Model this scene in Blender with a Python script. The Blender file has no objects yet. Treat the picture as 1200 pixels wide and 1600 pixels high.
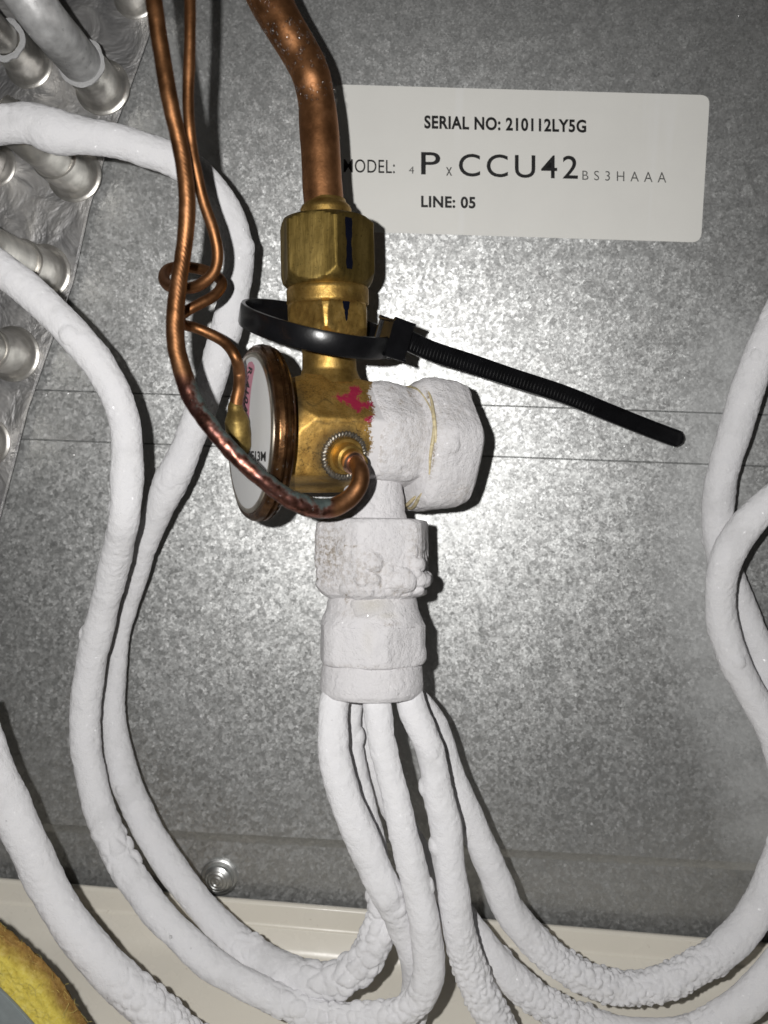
import bpy, bmesh, math, random
import numpy as np
from mathutils import Vector, Matrix

random.seed(7)
rng = np.random.default_rng(11)
SC = bpy.context.scene
COL = SC.collection

# ------------------------------------------------------------------ camera
F_PX = 1300.0                      # focal length in pixels of the 1200 x 1600 photograph
DIST = 0.25
YAW, PITCH, ROLL = math.radians(2.3), math.radians(4.0), math.radians(2.1)
CAM = Vector((0, -DIST, 0))
FWD = Vector((-math.sin(YAW) * math.cos(PITCH), math.cos(YAW) * math.cos(PITCH), -math.sin(PITCH)))
R0 = FWD.cross(Vector((0, 0, 1))).normalized()
U0 = R0.cross(FWD)
RIGHT = R0 * math.cos(ROLL) + U0 * math.sin(ROLL)
UP = U0 * math.cos(ROLL) - R0 * math.sin(ROLL)
cd = bpy.data.cameras.new('camera')
cam = bpy.data.objects.new('camera', cd)
COL.objects.link(cam)
cam.matrix_world = Matrix(((RIGHT.x, UP.x, -FWD.x, CAM.x), (RIGHT.y, UP.y, -FWD.y, CAM.y),
                           (RIGHT.z, UP.z, -FWD.z, CAM.z), (0, 0, 0, 1)))
cd.sensor_fit = 'HORIZONTAL'
cd.sensor_width = 36
cd.lens = 36 * F_PX / 1200
cd.clip_start, cd.clip_end = 0.005, 20
cd.dof.use_dof = True
cd.dof.focus_distance = 0.212
cd.dof.aperture_fstop = cd.lens / 1.7          # a phone's pupil, 1.7 mm across
SC.camera = cam

# ------------------------------------------------------------------ light: the phone's own flash, beside its lens
w = bpy.data.worlds.new('World')
SC.world = w
w.use_nodes = True
w.node_tree.nodes['Background'].inputs[0].default_value = (1.0, 0.96, 0.9, 1)
w.node_tree.nodes['Background'].inputs[1].default_value = 0.017
ld = bpy.data.lights.new('phone_flash', 'POINT')
ld.energy = 1.66
ld.shadow_soft_size = 0.0016
ld.color = (1.0, 0.985, 0.965)
lamp = bpy.data.objects.new('phone_flash', ld)
COL.objects.link(lamp)
lamp.location = CAM + Vector((-0.0165, -0.001, 0.007))
SC.view_settings.view_transform = 'Standard'
SC.view_settings.look = 'None'
SC.view_settings.exposure = 0.0
SC.view_settings.gamma = 1.0
SC.cycles.max_bounces = 6
SC.cycles.transparent_max_bounces = 40
SC.cycles.caustics_reflective = False
SC.cycles.caustics_refractive = False
SC.cycles.sample_clamp_indirect = 4

# ------------------------------------------------------------------ pixel <-> place
MM = 0.001


def at(px, py, h):
    """the point seen at a photograph pixel that stands h millimetres off the back panel (the plane y = 0)"""
    d = FWD * F_PX + RIGHT * (px - 600) - UP * (py - 800)
    t = (-h * MM - CAM.y) / d.y
    return CAM + d * t


def depth(p):
    return (Vector(p) - CAM).dot(FWD)


def mm_per_px(p):
    return depth(p) / F_PX


CAMn, FWDn, RIGHTn, UPn = (np.array(v) for v in (CAM, FWD, RIGHT, UP))


def proj(P):
    q = np.asarray(P) - CAMn
    z = q @ FWDn
    return np.stack([600 + F_PX * (q @ RIGHTn) / z, 800 - F_PX * (q @ UPn) / z], 1)


# ------------------------------------------------------------------ noise in numpy
def hash3(ix, iy, iz, seed):
    h = (ix.astype(np.int64) * 374761393 + iy.astype(np.int64) * 668265263 + iz.astype(np.int64) * 2147483647 + seed * 974634721) & 0xFFFFFFFF
    h = ((h ^ (h >> 13)) * 1274126177) & 0xFFFFFFFF
    h = ((h ^ (h >> 16)) * 2246822519) & 0xFFFFFFFF
    h = h ^ (h >> 15)
    return (h & 0xFFFFFF) / float(0xFFFFFF)


def vnoise(P, cell, seed=0):
    Q = np.asarray(P) / cell + 1000.0
    i = np.floor(Q).astype(np.int64)
    f = Q - i
    f = f * f * f * (f * (f * 6 - 15) + 10)
    r = 0
    for dx in (0, 1):
        for dy in (0, 1):
            for dz in (0, 1):
                wgt = (f[:, 0] if dx else 1 - f[:, 0]) * (f[:, 1] if dy else 1 - f[:, 1]) * (f[:, 2] if dz else 1 - f[:, 2])
                r = r + wgt * hash3(i[:, 0] + dx, i[:, 1] + dy, i[:, 2] + dz, seed)
    return r * 2 - 1


def fbm(P, cell, seed=0, n=3):
    r, a = 0, 1.0
    for k in range(n):
        r = r + a * vnoise(P, cell / 2 ** k, seed + k * 17)
        a *= 0.5
    return r


def worley(P, cell, seed=0, jitter=0.85):
    Q = np.asarray(P) / cell + 1000.0
    i = np.floor(Q).astype(np.int64)
    best = np.full(len(Q), 9.0)
    second = np.full(len(Q), 9.0)
    rnd = np.zeros(len(Q))
    for dx in (-1, 0, 1):
        for dy in (-1, 0, 1):
            for dz in (-1, 0, 1):
                c = i + np.array([dx, dy, dz])
                p = c + 0.5 + jitter * (np.stack([hash3(c[:, 0], c[:, 1], c[:, 2], seed + k) for k in range(3)], 1) - 0.5)
                d = np.sqrt(((p - Q) ** 2).sum(1))
                m = d < best
                second = np.where(m, best, np.minimum(second, d))
                best = np.where(m, d, best)
                rnd = np.where(m, hash3(c[:, 0], c[:, 1], c[:, 2], seed + 9), rnd)
    worley.gap = second - best
    return best, rnd


def sstep(a, b, x):
    t = np.clip((x - a) / (b - a), 0, 1)
    return t * t * (3 - 2 * t)


# ------------------------------------------------------------------ materials
class M:
    def __init__(s, name):
        s.m = bpy.data.materials.new(name)
        s.m.use_nodes = True
        s.t = s.m.node_tree
        s.b = s.t.nodes['Principled BSDF']

    def n(s, kind, **kw):
        nd = s.t.nodes.new(kind)
        for k, v in kw.items():
            if k.startswith('_'):
                setattr(nd, k[1:], v)
        return nd

    def link(s, a, b):
        s.t.links.new(a, b)

    def set(s, **kw):
        for k, v in kw.items():
            inp = s.b.inputs[k.replace('_', ' ')]
            if hasattr(v, 'is_linked') or isinstance(v, bpy.types.NodeSocket):
                s.link(v, inp)
            else:
                inp.default_value = (*v, 1) if isinstance(v, tuple) and len(v) == 3 and inp.type == 'RGBA' else v
        return s

    def coord(s, scale=(1, 1, 1), rot=(0, 0, 0), loc=(0, 0, 0)):
        c = s.n('ShaderNodeTexCoord')
        mp = s.n('ShaderNodeMapping')
        s.link(c.outputs['Object'], mp.inputs[0])
        mp.inputs['Scale'].default_value = scale
        mp.inputs['Rotation'].default_value = rot
        mp.inputs['Location'].default_value = loc
        return mp.outputs[0]

    def noise(s, scale, detail=3, vec=None, rough=0.55, out='Fac', dist=0):
        nd = s.n('ShaderNodeTexNoise')
        s.link(vec or s.coord(), nd.inputs['Vector'])
        nd.inputs['Scale'].default_value = scale
        nd.inputs['Detail'].default_value = detail
        nd.inputs['Roughness'].default_value = rough
        nd.inputs['Distortion'].default_value = dist
        return nd.outputs[out]

    def voro(s, scale, out='Color', feature='F1', vec=None, rnd=1.0):
        nd = s.n('ShaderNodeTexVoronoi', _feature=feature)
        s.link(vec or s.coord(), nd.inputs['Vector'])
        nd.inputs['Scale'].default_value = scale
        nd.inputs['Randomness'].default_value = rnd
        return nd.outputs[out]

    def ramp(s, fac, stops):
        nd = s.n('ShaderNodeValToRGB')
        s.link(fac, nd.inputs[0])
        e = nd.color_ramp.elements
        while len(e) > 1:
            e.remove(e[-1])
        for k, (p, c) in enumerate(stops):
            el = e[0] if k == 0 else e.new(p)
            el.position = p
            el.color = (c, c, c, 1) if isinstance(c, (int, float)) else (*c, 1)
        return nd.outputs[0]

    def mix(s, fac, a, b, blend='MIX'):
        nd = s.n('ShaderNodeMix', _data_type='RGBA', _blend_type=blend)
        for v, i in ((fac, 0), (a, 6), (b, 7)):
            if isinstance(v, bpy.types.NodeSocket):
                s.link(v, nd.inputs[i])
            elif i == 0:
                nd.inputs[0].default_value = v
            else:
                nd.inputs[i].default_value = (*v, 1) if isinstance(v, tuple) else (v, v, v, 1)
        return nd.outputs[2]

    def math(s, op, a, b=0.0, c=None):
        nd = s.n('ShaderNodeMath', _operation=op)
        for i, v in enumerate((a, b, c)):
            if v is None:
                continue
            if isinstance(v, bpy.types.NodeSocket):
                s.link(v, nd.inputs[i])
            else:
                nd.inputs[i].default_value = v
        return nd.outputs[0]

    def rng(s, v, a, b, c, d):
        nd = s.n('ShaderNodeMapRange')
        s.link(v, nd.inputs[0])
        for i, x in enumerate((a, b, c, d)):
            nd.inputs[i + 1].default_value = x
        return nd.outputs[0]

    def attr(s, name):
        nd = s.n('ShaderNodeAttribute', _attribute_name=name)
        return nd.outputs['Fac']

    def bump(s, height, strength=0.3, dist=0.0003, normal=None):
        nd = s.n('ShaderNodeBump')
        s.link(height, nd.inputs['Height'])
        nd.inputs['Strength'].default_value = strength
        nd.inputs['Distance'].default_value = dist
        if normal is not None:
            s.link(normal, nd.inputs['Normal'])
        return nd.outputs[0]

    def facets(s, parts):
        """tilt the normal per crystal: parts = [(colour socket, amount)]"""
        geo = s.n('ShaderNodeNewGeometry')
        cur = geo.outputs['Normal']
        for colr, k in parts:
            sub = s.n('ShaderNodeVectorMath', _operation='SUBTRACT')
            s.link(colr, sub.inputs[0])
            sub.inputs[1].default_value = (0.5, 0.5, 0.5)
            sc = s.n('ShaderNodeVectorMath', _operation='SCALE')
            s.link(sub.outputs[0], sc.inputs[0])
            sc.inputs['Scale'].default_value = k
            ad = s.n('ShaderNodeVectorMath', _operation='ADD')
            s.link(cur, ad.inputs[0])
            s.link(sc.outputs[0], ad.inputs[1])
            cur = ad.outputs[0]
        nm = s.n('ShaderNodeVectorMath', _operation='NORMALIZE')
        s.link(cur, nm.inputs[0])
        return nm.outputs[0]


def near_mask(m, pts, radius):
    """1 near any of the given points of the place (a patch of frost on a surface), 0 farther than radius"""
    c = m.n('ShaderNodeTexCoord').outputs['Object']
    wob = m.noise(160, 3, out='Color')
    sub = m.n('ShaderNodeVectorMath', _operation='SUBTRACT')
    m.link(wob, sub.inputs[0])
    sub.inputs[1].default_value = (0.5, 0.5, 0.5)
    sc = m.n('ShaderNodeVectorMath', _operation='SCALE')
    m.link(sub.outputs[0], sc.inputs[0])
    sc.inputs['Scale'].default_value = 0.010
    ad = m.n('ShaderNodeVectorMath', _operation='ADD')
    m.link(c, ad.inputs[0])
    m.link(sc.outputs[0], ad.inputs[1])
    cur = None
    for p in pts:
        ds = m.n('ShaderNodeVectorMath', _operation='DISTANCE')
        m.link(ad.outputs[0], ds.inputs[0])
        ds.inputs[1].default_value = p
        v = m.rng(ds.outputs['Value'], radius, 0.0, 0.0, 1.0)
        cur = v if cur is None else m.math('MAXIMUM', cur, v)
    return cur


def mat_panel():
    m = M('galvanised_steel')
    flat = m.coord((1, 0.2, 1))
    c1 = m.voro(1050, vec=flat)
    c2 = m.voro(1900, vec=flat)
    c3 = m.voro(330, vec=flat)
    n1 = m.noise(38, 4)
    nrm = m.facets([(c1, 0.105), (c2, 0.11), (c3, 0.055)])
    fine = m.noise(2600, 2)
    nrm = m.bump(fine, 0.15, 0.00012, nrm)
    sep = m.n('ShaderNodeSeparateColor')
    m.link(c1, sep.inputs[0])
    sep2 = m.n('ShaderNodeSeparateColor')
    m.link(c2, sep2.inputs[0])
    g = m.math('MULTIPLY', sep.outputs[0], sep2.outputs[1])
    base = m.ramp(g, [(0.0, (0.565, 0.575, 0.57)), (0.35, (0.615, 0.62, 0.615)), (0.75, (0.66, 0.665, 0.66)), (1.0, (0.72, 0.725, 0.72))])
    d3, r3 = m.voro(560, 'Distance', vec=flat), m.n('ShaderNodeSeparateColor')
    m.link(m.voro(560, vec=flat), r3.inputs[0])
    flake = m.math('MULTIPLY', m.rng(d3, 0.20, 0.34, 1.0, 0.0), m.rng(r3.outputs[0], 0.80, 0.88, 0.0, 0.6))
    base = m.mix(flake, base, (0.90, 0.905, 0.90))
    base = m.mix(m.rng(n1, 0.35, 0.7, 0.0, 0.3), base, (0.52, 0.53, 0.53))
    base = m.mix(m.rng(m.noise(260, 4, rough=0.7), 0.42, 0.7, 0.0, 0.35), base, (0.80, 0.80, 0.79))
    rough = m.rng(sep.outputs[2], 0, 1, 0.45, 0.56)
    big = m.noise(14, 3)
    base = m.mix(m.rng(big, 0.35, 0.7, 0.0, 0.22), base, (0.50, 0.505, 0.50))
    pts = [at(x, y, 0) for x, y in ((1150, 560), (1130, 640), (1112, 700), (1105, 760), (1098, 840), (1092, 920), (1104, 1000), (1128, 1080), (1156, 1150), (1180, 1220), (1195, 1290))]
    fr = near_mask(m, pts, 0.0190)
    spk = m.noise(700, 3)
    fr = m.rng(m.math('MULTIPLY', fr, m.rng(spk, 0.2, 0.8, 0.75, 1.5)), 0.08, 0.95, 0.0, 0.62)
    base = m.mix(fr, base, (0.62, 0.63, 0.63))
    m.set(Base_Color=base, Metallic=m.rng(fr, 0, 1, 0.9, 0.1), Roughness=m.math('MAXIMUM', rough, m.rng(fr, 0, 1, 0, 0.8)), Normal=nrm)
    return m.m


def mat_frost(name='frost', tint=(0.83, 0.82, 0.832), grain=0.55):
    m = M(name)
    a = m.noise(2300, 4, rough=0.7)
    b = m.noise(420, 3)
    glas = m.rng(m.noise(75, 4, rough=0.6), 0.56, 0.70, 0.0, 0.75)
    dirt = m.attr('dirt')
    wet = m.attr('wet')
    base = m.mix(m.rng(b, 0.3, 0.75, 0.0, 0.30), tint, (tint[0] * 0.90, tint[1] * 0.905, tint[2] * 0.93))
    base = m.mix(glas, base, tuple(c * 0.84 for c in tint))
    spots = m.rng(m.noise(900, 4, rough=0.75), 0.46, 0.60, 0.0, 1.0)
    dk = m.math('MULTIPLY', dirt, m.math('ADD', m.math('MULTIPLY', spots, 0.9), 0.08))
    base = m.mix(dk, base, (0.22, 0.155, 0.075))
    base = m.mix(m.math('MULTIPLY', wet, 0.45), base, (0.66, 0.62, 0.52))
    bp = m.bump(a, 1.15 * grain, 0.0005)
    bp = m.bump(b, 0.7 * grain, 0.0010, bp)
    m.set(Base_Color=base, Roughness=m.math('SUBTRACT', m.rng(wet, 0, 1, 0.8, 0.12), m.math('MULTIPLY', glas, m.rng(wet, 0, 1, 0.15, 0.0))), Normal=bp)
    m.b.inputs['Diffuse Roughness'].default_value = 0.35
    m.link(m.rng(wet, 0, 1, 0.3, 0.7), m.b.inputs['Specular IOR Level'])
    m.b.inputs['Coat Weight'].default_value = 0.06
    m.b.inputs['Coat Roughness'].default_value = 0.16
    m.link(m.facets([(m.voro(1700), 1.5)]), m.b.inputs['Coat Normal'])
    return m.m


def mat_brass(name, c_hi, c_mid, c_lo, rough=(0.28, 0.5), strokes=None, metallic=1.0, frosty=False):
    m = M(name)
    v = m.coord(strokes or (1, 1, 1))
    n1 = m.noise(300, 5, vec=v, rough=0.65)
    n2 = m.noise(120, 4)
    n3 = m.noise(1800, 3, vec=v)
    base = m.ramp(n1, [(0.28, c_lo), (0.5, c_mid), (0.72, c_hi)])
    base = m.mix(m.rng(n2, 0.5, 0.72, 0.0, 0.5), base, tuple(c * 0.6 for c in c_lo))
    base = m.mix(m.rng(m.noise(1400, 4, rough=0.8), 0.56, 0.70, 0.0, 0.7), base, tuple(c * 0.3 for c in c_lo))
    rg = m.rng(n2, 0.3, 0.7, rough[0], rough[1])
    bp = m.bump(n1, 0.35, 0.0003)
    bp = m.bump(n3, 0.2, 0.00012, bp)
    if frosty:
        fine = m.noise(1500, 4, rough=0.8)
        fm = m.attr('frost')
        fr = m.rng(m.math('ADD', fm, m.math('MULTIPLY', m.math('SUBTRACT', fine, 0.5), 2.0)), 0.40, 0.60, 0, 1)
        pm = m.attr('paint')
        pr = m.rng(m.math('ADD', pm, m.math('MULTIPLY', m.math('SUBTRACT', m.noise(1100, 4, rough=0.8), 0.5), 1.9)), 0.42, 0.58, 0, 1)
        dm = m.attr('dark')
        gr = m.rng(m.noise(2200, 3, rough=0.8), 0.5, 0.72, 0.0, 0.65)
        base = m.mix(gr, base, (0.16, 0.09, 0.025))
        cr = m.voro(330, 'Distance', 'DISTANCE_TO_EDGE', vec=m.mix(0.006, m.coord(), m.noise(500, 3, out='Color'), 'ADD'))
        ck = m.math('MULTIPLY', m.rng(cr, 0.0, 0.035, 1.0, 0.0), m.rng(n2, 0.42, 0.6, 0.0, 0.85))
        base = m.mix(ck, base, (0.07, 0.045, 0.02))
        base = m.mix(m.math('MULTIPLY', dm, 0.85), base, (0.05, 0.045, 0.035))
        base = m.mix(pr, base, (0.33, 0.012, 0.05))
        base = m.mix(fr, base, (0.76, 0.74, 0.75))
        cov = m.math('MAXIMUM', fr, m.math('MULTIPLY', pr, 0.9))
        m.set(Metallic=m.rng(cov, 0, 1, metallic, 0.0))
        rg = m.math('MAXIMUM', rg, m.math('MULTIPLY', cov, 0.75))
    m.set(Base_Color=base, Roughness=rg, Normal=bp)
    if not frosty:
        m.set(Metallic=metallic)
    return m.m


def mat_copper(name, patina=False, k=1.0):
    m = M(name)
    n1 = m.noise(220, 5, rough=0.6)
    n2 = m.noise(70, 3)
    base = m.ramp(n1, [(q_, tuple(c * k for c in c_)) for q_, c_ in ((0.3, (0.22, 0.10, 0.042)), (0.55, (0.31, 0.145, 0.063)), (0.8, (0.43, 0.22, 0.11)))])
    base = m.mix(m.rng(n2, 0.45, 0.75, 0, 0.4), base, (0.20, 0.08, 0.032))
    rg = m.rng(n1, 0.3, 0.7, 0.40, 0.54)
    if patina:
        pt = m.attr('patina')
        tl = m.attr('teal')
        n3 = m.noise(420, 4, rough=0.7)
        pc = m.ramp(n3, [(0.3, (0.07, 0.04, 0.032)), (0.45, (0.20, 0.085, 0.06)), (0.6, (0.27, 0.125, 0.105)), (0.75, (0.12, 0.11, 0.10))])
        base = m.mix(pt, base, pc)
        tm = m.rng(m.math('ADD', tl, m.math('MULTIPLY', m.math('SUBTRACT', n3, 0.5), 1.4)), 0.36, 0.66, 0, 0.9)
        base = m.mix(tm, base, m.ramp(n3, [(0.35, (0.025, 0.05, 0.052)), (0.6, (0.065, 0.105, 0.10)), (0.75, (0.12, 0.15, 0.14))]))
        m.set(Metallic=m.rng(tm, 0, 1, 0.95, 0.15))
        rg = m.math('MAXIMUM', rg, m.rng(tm, 0, 1, 0, 0.65))
        rg = m.math('SUBTRACT', rg, m.math('MULTIPLY', pt, 0.12))
    else:
        m.set(Metallic=0.95)
    bp = m.bump(n1, 0.25, 0.0004)
    bp = m.bump(m.noise(1500, 3), 0.2, 0.00012, bp)
    m.set(Base_Color=base, Roughness=rg, Normal=bp)
    return m.m


def mat_simple(name, base, rough, metallic=0.0, var=0.15, scale=300, bump=0.2, bd=0.0002, spec=0.5):
    m = M(name)
    n = m.noise(scale, 4)
    b = m.mix(m.rng(n, 0.3, 0.7, 0, 1), tuple(c * (1 - var) for c in base), tuple(min(1, c * (1 + var)) for c in base))
    m.set(Base_Color=b, Roughness=rough, Metallic=metallic, Normal=m.bump(n, bump, bd))
    m.b.inputs['Specular IOR Level'].default_value = spec
    return m.m


def mat_alu():
    m = M('coil_aluminium')
    n1 = m.noise(90, 4, dist=0.6)
    n2 = m.noise(500, 4, vec=m.coord((0.25, 1, 1), rot=(0, 0.5, 0)))
    base = m.ramp(n1, [(0.3, (0.42, 0.42, 0.43)), (0.6, (0.62, 0.61, 0.60)), (0.8, (0.78, 0.76, 0.72))])
    bp = m.bump(n1, 0.5, 0.003)
    bp = m.bump(n2, 0.25, 0.0003, bp)
    m.set(Base_Color=base, Metallic=0.85, Roughness=m.rng(n1, 0.3, 0.7, 0.42, 0.6), Normal=bp)
    return m.m


def mat_water():
    m = M('water')
    tr = m.n('ShaderNodeBsdfTransparent')
    gl = m.n('ShaderNodeBsdfGlossy')
    gl.inputs['Roughness'].default_value = 0.11
    fr = m.n('ShaderNodeFresnel')
    fr.inputs['IOR'].default_value = 1.33
    mx = m.n('ShaderNodeMixShader')
    m.link(m.math('ADD', m.math('MINIMUM', fr.outputs[0], 0.22), 0.03), mx.inputs[0])
    m.link(tr.outputs[0], mx.inputs[1])
    m.link(gl.outputs[0], mx.inputs[2])
    m.link(mx.outputs[0], m.t.nodes['Material Output'].inputs['Surface'])
    return m.m


def mat_wool():
    m = M('glass_wool')
    n1 = m.noise(600, 5, rough=0.8, vec=m.coord((1, 1, 1)))
    n2 = m.noise(120, 4)
    cr = m.attr('crust')
    y = m.ramp(n1, [(0.25, (0.50, 0.38, 0.06)), (0.5, (0.66, 0.55, 0.11)), (0.8, (0.78, 0.69, 0.25))])
    b = m.ramp(n1, [(0.25, (0.13, 0.07, 0.02)), (0.5, (0.34, 0.20, 0.06)), (0.8, (0.52, 0.36, 0.13))])
    f = m.rng(m.math('ADD', cr, m.math('MULTIPLY', m.math('SUBTRACT', n2, 0.5), 0.9)), 0.3, 0.75, 0, 1)
    bp = m.bump(n1, 0.9, 0.0012)
    m.set(Base_Color=m.mix(f, y, b), Roughness=0.9, Normal=bp)
    m.b.inputs['Diffuse Roughness'].default_value = 1.0
    m.b.inputs['Specular IOR Level'].default_value = 0.1
    return m.m


def mat_pan():
    m = M('cream_plastic')
    n = m.noise(55, 4)
    spots = m.rng(m.noise(420, 2), 0.70, 0.78, 0, 0.35)
    b = m.mix(m.rng(n, 0.35, 0.7, 0, 0.6), (0.91, 0.865, 0.765), (0.86, 0.815, 0.71))
    b = m.mix(spots, b, (0.42, 0.33, 0.24))
    m.set(Base_Color=b, Roughness=m.rng(n, 0.3, 0.7, 0.22, 0.36), Normal=m.bump(m.noise(160, 3), 0.12, 0.0006))
    return m.m


def mat_paper(name, base, stain=None):
    m = M(name)
    n = m.noise(60, 4)
    b = m.mix(m.rng(n, 0.35, 0.7, 0, 0.5), base, tuple(c * 0.93 for c in base))
    streak = m.rng(m.noise(90, 2, vec=m.coord((1.6, 1, 0.12), rot=(0, 0.12, 0))), 0.62, 0.72, 0, 0.35)
    b = m.mix(streak, b, tuple(min(1, c * 1.12) for c in base))
    if stain:
        fr = near_mask(m, stain, 0.0085)
        b = m.mix(m.math('MULTIPLY', fr, 0.75), b, (0.50, 0.22, 0.15))
    m.set(Base_Color=b, Roughness=0.5, Normal=m.bump(m.noise(260, 3), 0.08, 0.0003))
    return m.m


PANEL = mat_panel()
FROST = mat_frost(tint=(0.86, 0.855, 0.868))
FROST_V = mat_frost('valve_frost', (0.79, 0.775, 0.785), 0.8)
BRASS_NUT = mat_brass('olive_brass', (0.35, 0.25, 0.08), (0.225, 0.155, 0.042), (0.09, 0.06, 0.016), (0.46, 0.58), (1, 1, 0.12), metallic=0.9)
BRASS = mat_brass('yellow_brass', (0.62, 0.42, 0.145), (0.46, 0.29, 0.08), (0.27, 0.155, 0.04), (0.42, 0.56), metallic=0.92)
BRASS_BODY = mat_brass('forged_brass', (0.72, 0.47, 0.15), (0.60, 0.37, 0.10), (0.44, 0.25, 0.06), (0.52, 0.64), metallic=0.85, frosty=True)
BRONZE = mat_brass('rusted_bronze', (0.24, 0.13, 0.055), (0.13, 0.062, 0.025), (0.045, 0.02, 0.009), (0.22, 0.42), metallic=0.85)
COPPER = mat_copper('copper', False, 1.4)
COPPER_P = mat_copper('patina_copper', True, 0.82)
COPPER_C = mat_copper('capillary_copper', False, 0.82)
BLACK = mat_simple('black_nylon', (0.006, 0.006, 0.007), 0.27, var=0.3, bump=0.2, bd=0.0003, spec=0.45)
INK = mat_simple('black_ink', (0.012, 0.012, 0.012), 0.5)
INK_GREY = mat_simple('thin_ink', (0.10, 0.10, 0.095), 0.55)
MARKER = mat_simple('marker_ink', (0.004, 0.005, 0.012), 0.22)
PAPER = mat_paper('sticker_paper', (0.94, 0.93, 0.885), [at(572, 340, 0), at(566, 318, 0), at(578, 300, 0), at(600, 345, 0)])
DISC_PAPER = mat_paper('disc_paper', (0.86, 0.86, 0.85))
PINK = mat_simple('pink_print', (0.72, 0.29, 0.38), 0.45, var=0.05)
ALU = mat_alu()
TUBE_ALU = mat_simple('tube_aluminium', (0.68, 0.66, 0.62), 0.40, 0.88, 0.2, 220, 0.3, 0.0005)
SILVER = mat_simple('zinc_plate', (0.72, 0.73, 0.72), 0.38, 0.95, 0.12, 500, 0.2, 0.0002)
GREYSHEET = mat_simple('grey_sheet', (0.30, 0.335, 0.34), 0.5, 0.2, 0.12, 300, 0.2, 0.0003)
RIMFROST = mat_frost('rim_frost', (0.60, 0.60, 0.60), 0.8)
DULL_TUBE = mat_simple('frosted_aluminium', (0.60, 0.60, 0.60), 0.5, 0.3, 0.25, 260, 0.4, 0.0005)
WATER = mat_water()
WOOL = mat_wool()
PAN = mat_pan()

# ------------------------------------------------------------------ object helpers
LAST = {}


def thing(name, loc, label, cat, group=None):
    o = bpy.data.objects.new(name, None)
    COL.objects.link(o)
    o.location = loc
    o.empty_display_size = 0.005
    o['label'] = label
    o['category'] = cat
    if group:
        o['group'] = group
    return o


def origin_of(o):
    v = Vector((0, 0, 0))
    while o is not None:
        v = v + o.location
        o = o.parent
    return v


def obj(name, V, F, mat, parent=None, sharp=40, attrs=None, kind=None, label=None):
    V = np.asarray(V, dtype=float)
    me = bpy.data.meshes.new(name)
    org = np.array(origin_of(parent)) if parent else np.zeros(3)
    me.from_pydata((V - org).tolist(), [], F)
    for k, a in (attrs or {}).items():
        at_ = me.attributes.new(k, 'FLOAT', 'POINT')
        at_.data.foreach_set('value', np.asarray(a, dtype=np.float32))
    me.shade_smooth()
    if sharp is not None:
        me.set_sharp_from_angle(angle=math.radians(sharp))
    me.materials.append(mat)
    o = bpy.data.objects.new(name, me)
    COL.objects.link(o)
    if parent:
        o.parent = parent
    if kind:
        o['kind'] = kind
    if label:
        o['label'] = label
    return o


def grid_faces(nr, nc, close=True, cap0=None, cap1=None):
    F = []
    for i in range(nr - 1):
        a, b = i * nc, (i + 1) * nc
        for j in range(nc if close else nc - 1):
            k = (j + 1) % nc
            F.append((a + j, a + k, b + k, b + j))
    if cap0 is not None:
        F += [(cap0, (j + 1) % nc, j) for j in range(nc)]
    if cap1 is not None:
        a = (nr - 1) * nc
        F += [(cap1, a + j, a + (j + 1) % nc) for j in range(nc)]
    return F


def catmull(P, n):
    P = np.asarray(P, float)
    P = np.vstack([2 * P[0] - P[1], P, 2 * P[-1] - P[-2]])
    out = []
    for i in range(1, len(P) - 2):
        p0, p1, p2, p3 = P[i - 1:i + 3]
        k = [np.linalg.norm((b - a)[:3]) ** 0.5 + 1e-9 for a, b in ((p0, p1), (p1, p2), (p2, p3))]
        t0, t1 = 0.0, k[0]
        t2 = t1 + k[1]
        t3 = t2 + k[2]
        for u in np.linspace(0, 1, n, endpoint=False):
            t = t1 + (t2 - t1) * u
            A1 = (t1 - t) / (t1 - t0) * p0 + (t - t0) / (t1 - t0) * p1
            A2 = (t2 - t) / (t2 - t1) * p1 + (t - t1) / (t2 - t1) * p2
            A3 = (t3 - t) / (t3 - t2) * p2 + (t - t2) / (t3 - t2) * p3
            B1 = (t2 - t) / (t2 - t0) * A1 + (t - t0) / (t2 - t0) * A2
            B2 = (t3 - t) / (t3 - t1) * A2 + (t - t1) / (t3 - t1) * A3
            out.append((t2 - t) / (t2 - t1) * B1 + (t - t1) / (t2 - t1) * B2)
    out.append(P[-2])
    return np.array(out)


def path3(px):
    """[(x, y, h, width)] in photograph pixels -> points in space and radii"""
    out = []
    for x, y, h, wd in px:
        p = at(x, y, h)
        out.append((*p, 0.5 * wd * mm_per_px(p)))
    return out


def sweep(pts4, step, nseg):
    C = catmull(pts4, 24)
    L = np.concatenate([[0], np.cumsum(np.linalg.norm(np.diff(C[:, :3], axis=0), axis=1))])
    n = max(8, int(L[-1] / step))
    s = np.linspace(0, L[-1], n)
    Q = np.stack([np.interp(s, L, C[:, k]) for k in range(4)], 1)
    # smooth the joints a little
    P = Q[:, :3].copy()
    for _ in range(6):
        P[1:-1] = (P[:-2] + 2 * P[1:-1] + P[2:]) / 4
    T = np.gradient(P, axis=0)
    T /= np.linalg.norm(T, axis=1)[:, None]
    N = np.zeros_like(T)
    ref = np.array([0, -1.0, 0.05])
    v = ref - T[0] * (ref @ T[0])
    N[0] = v / np.linalg.norm(v)
    for i in range(1, n):
        v = N[i - 1] - T[i] * (N[i - 1] @ T[i])
        N[i] = v / np.linalg.norm(v)
    B = np.cross(T, N)
    ph = np.linspace(0, 2 * math.pi, nseg, endpoint=False)
    R = N[:, None, :] * np.cos(ph)[None, :, None] + B[:, None, :] * np.sin(ph)[None, :, None]
    return P, Q[:, 3], s, R, ph


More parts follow.
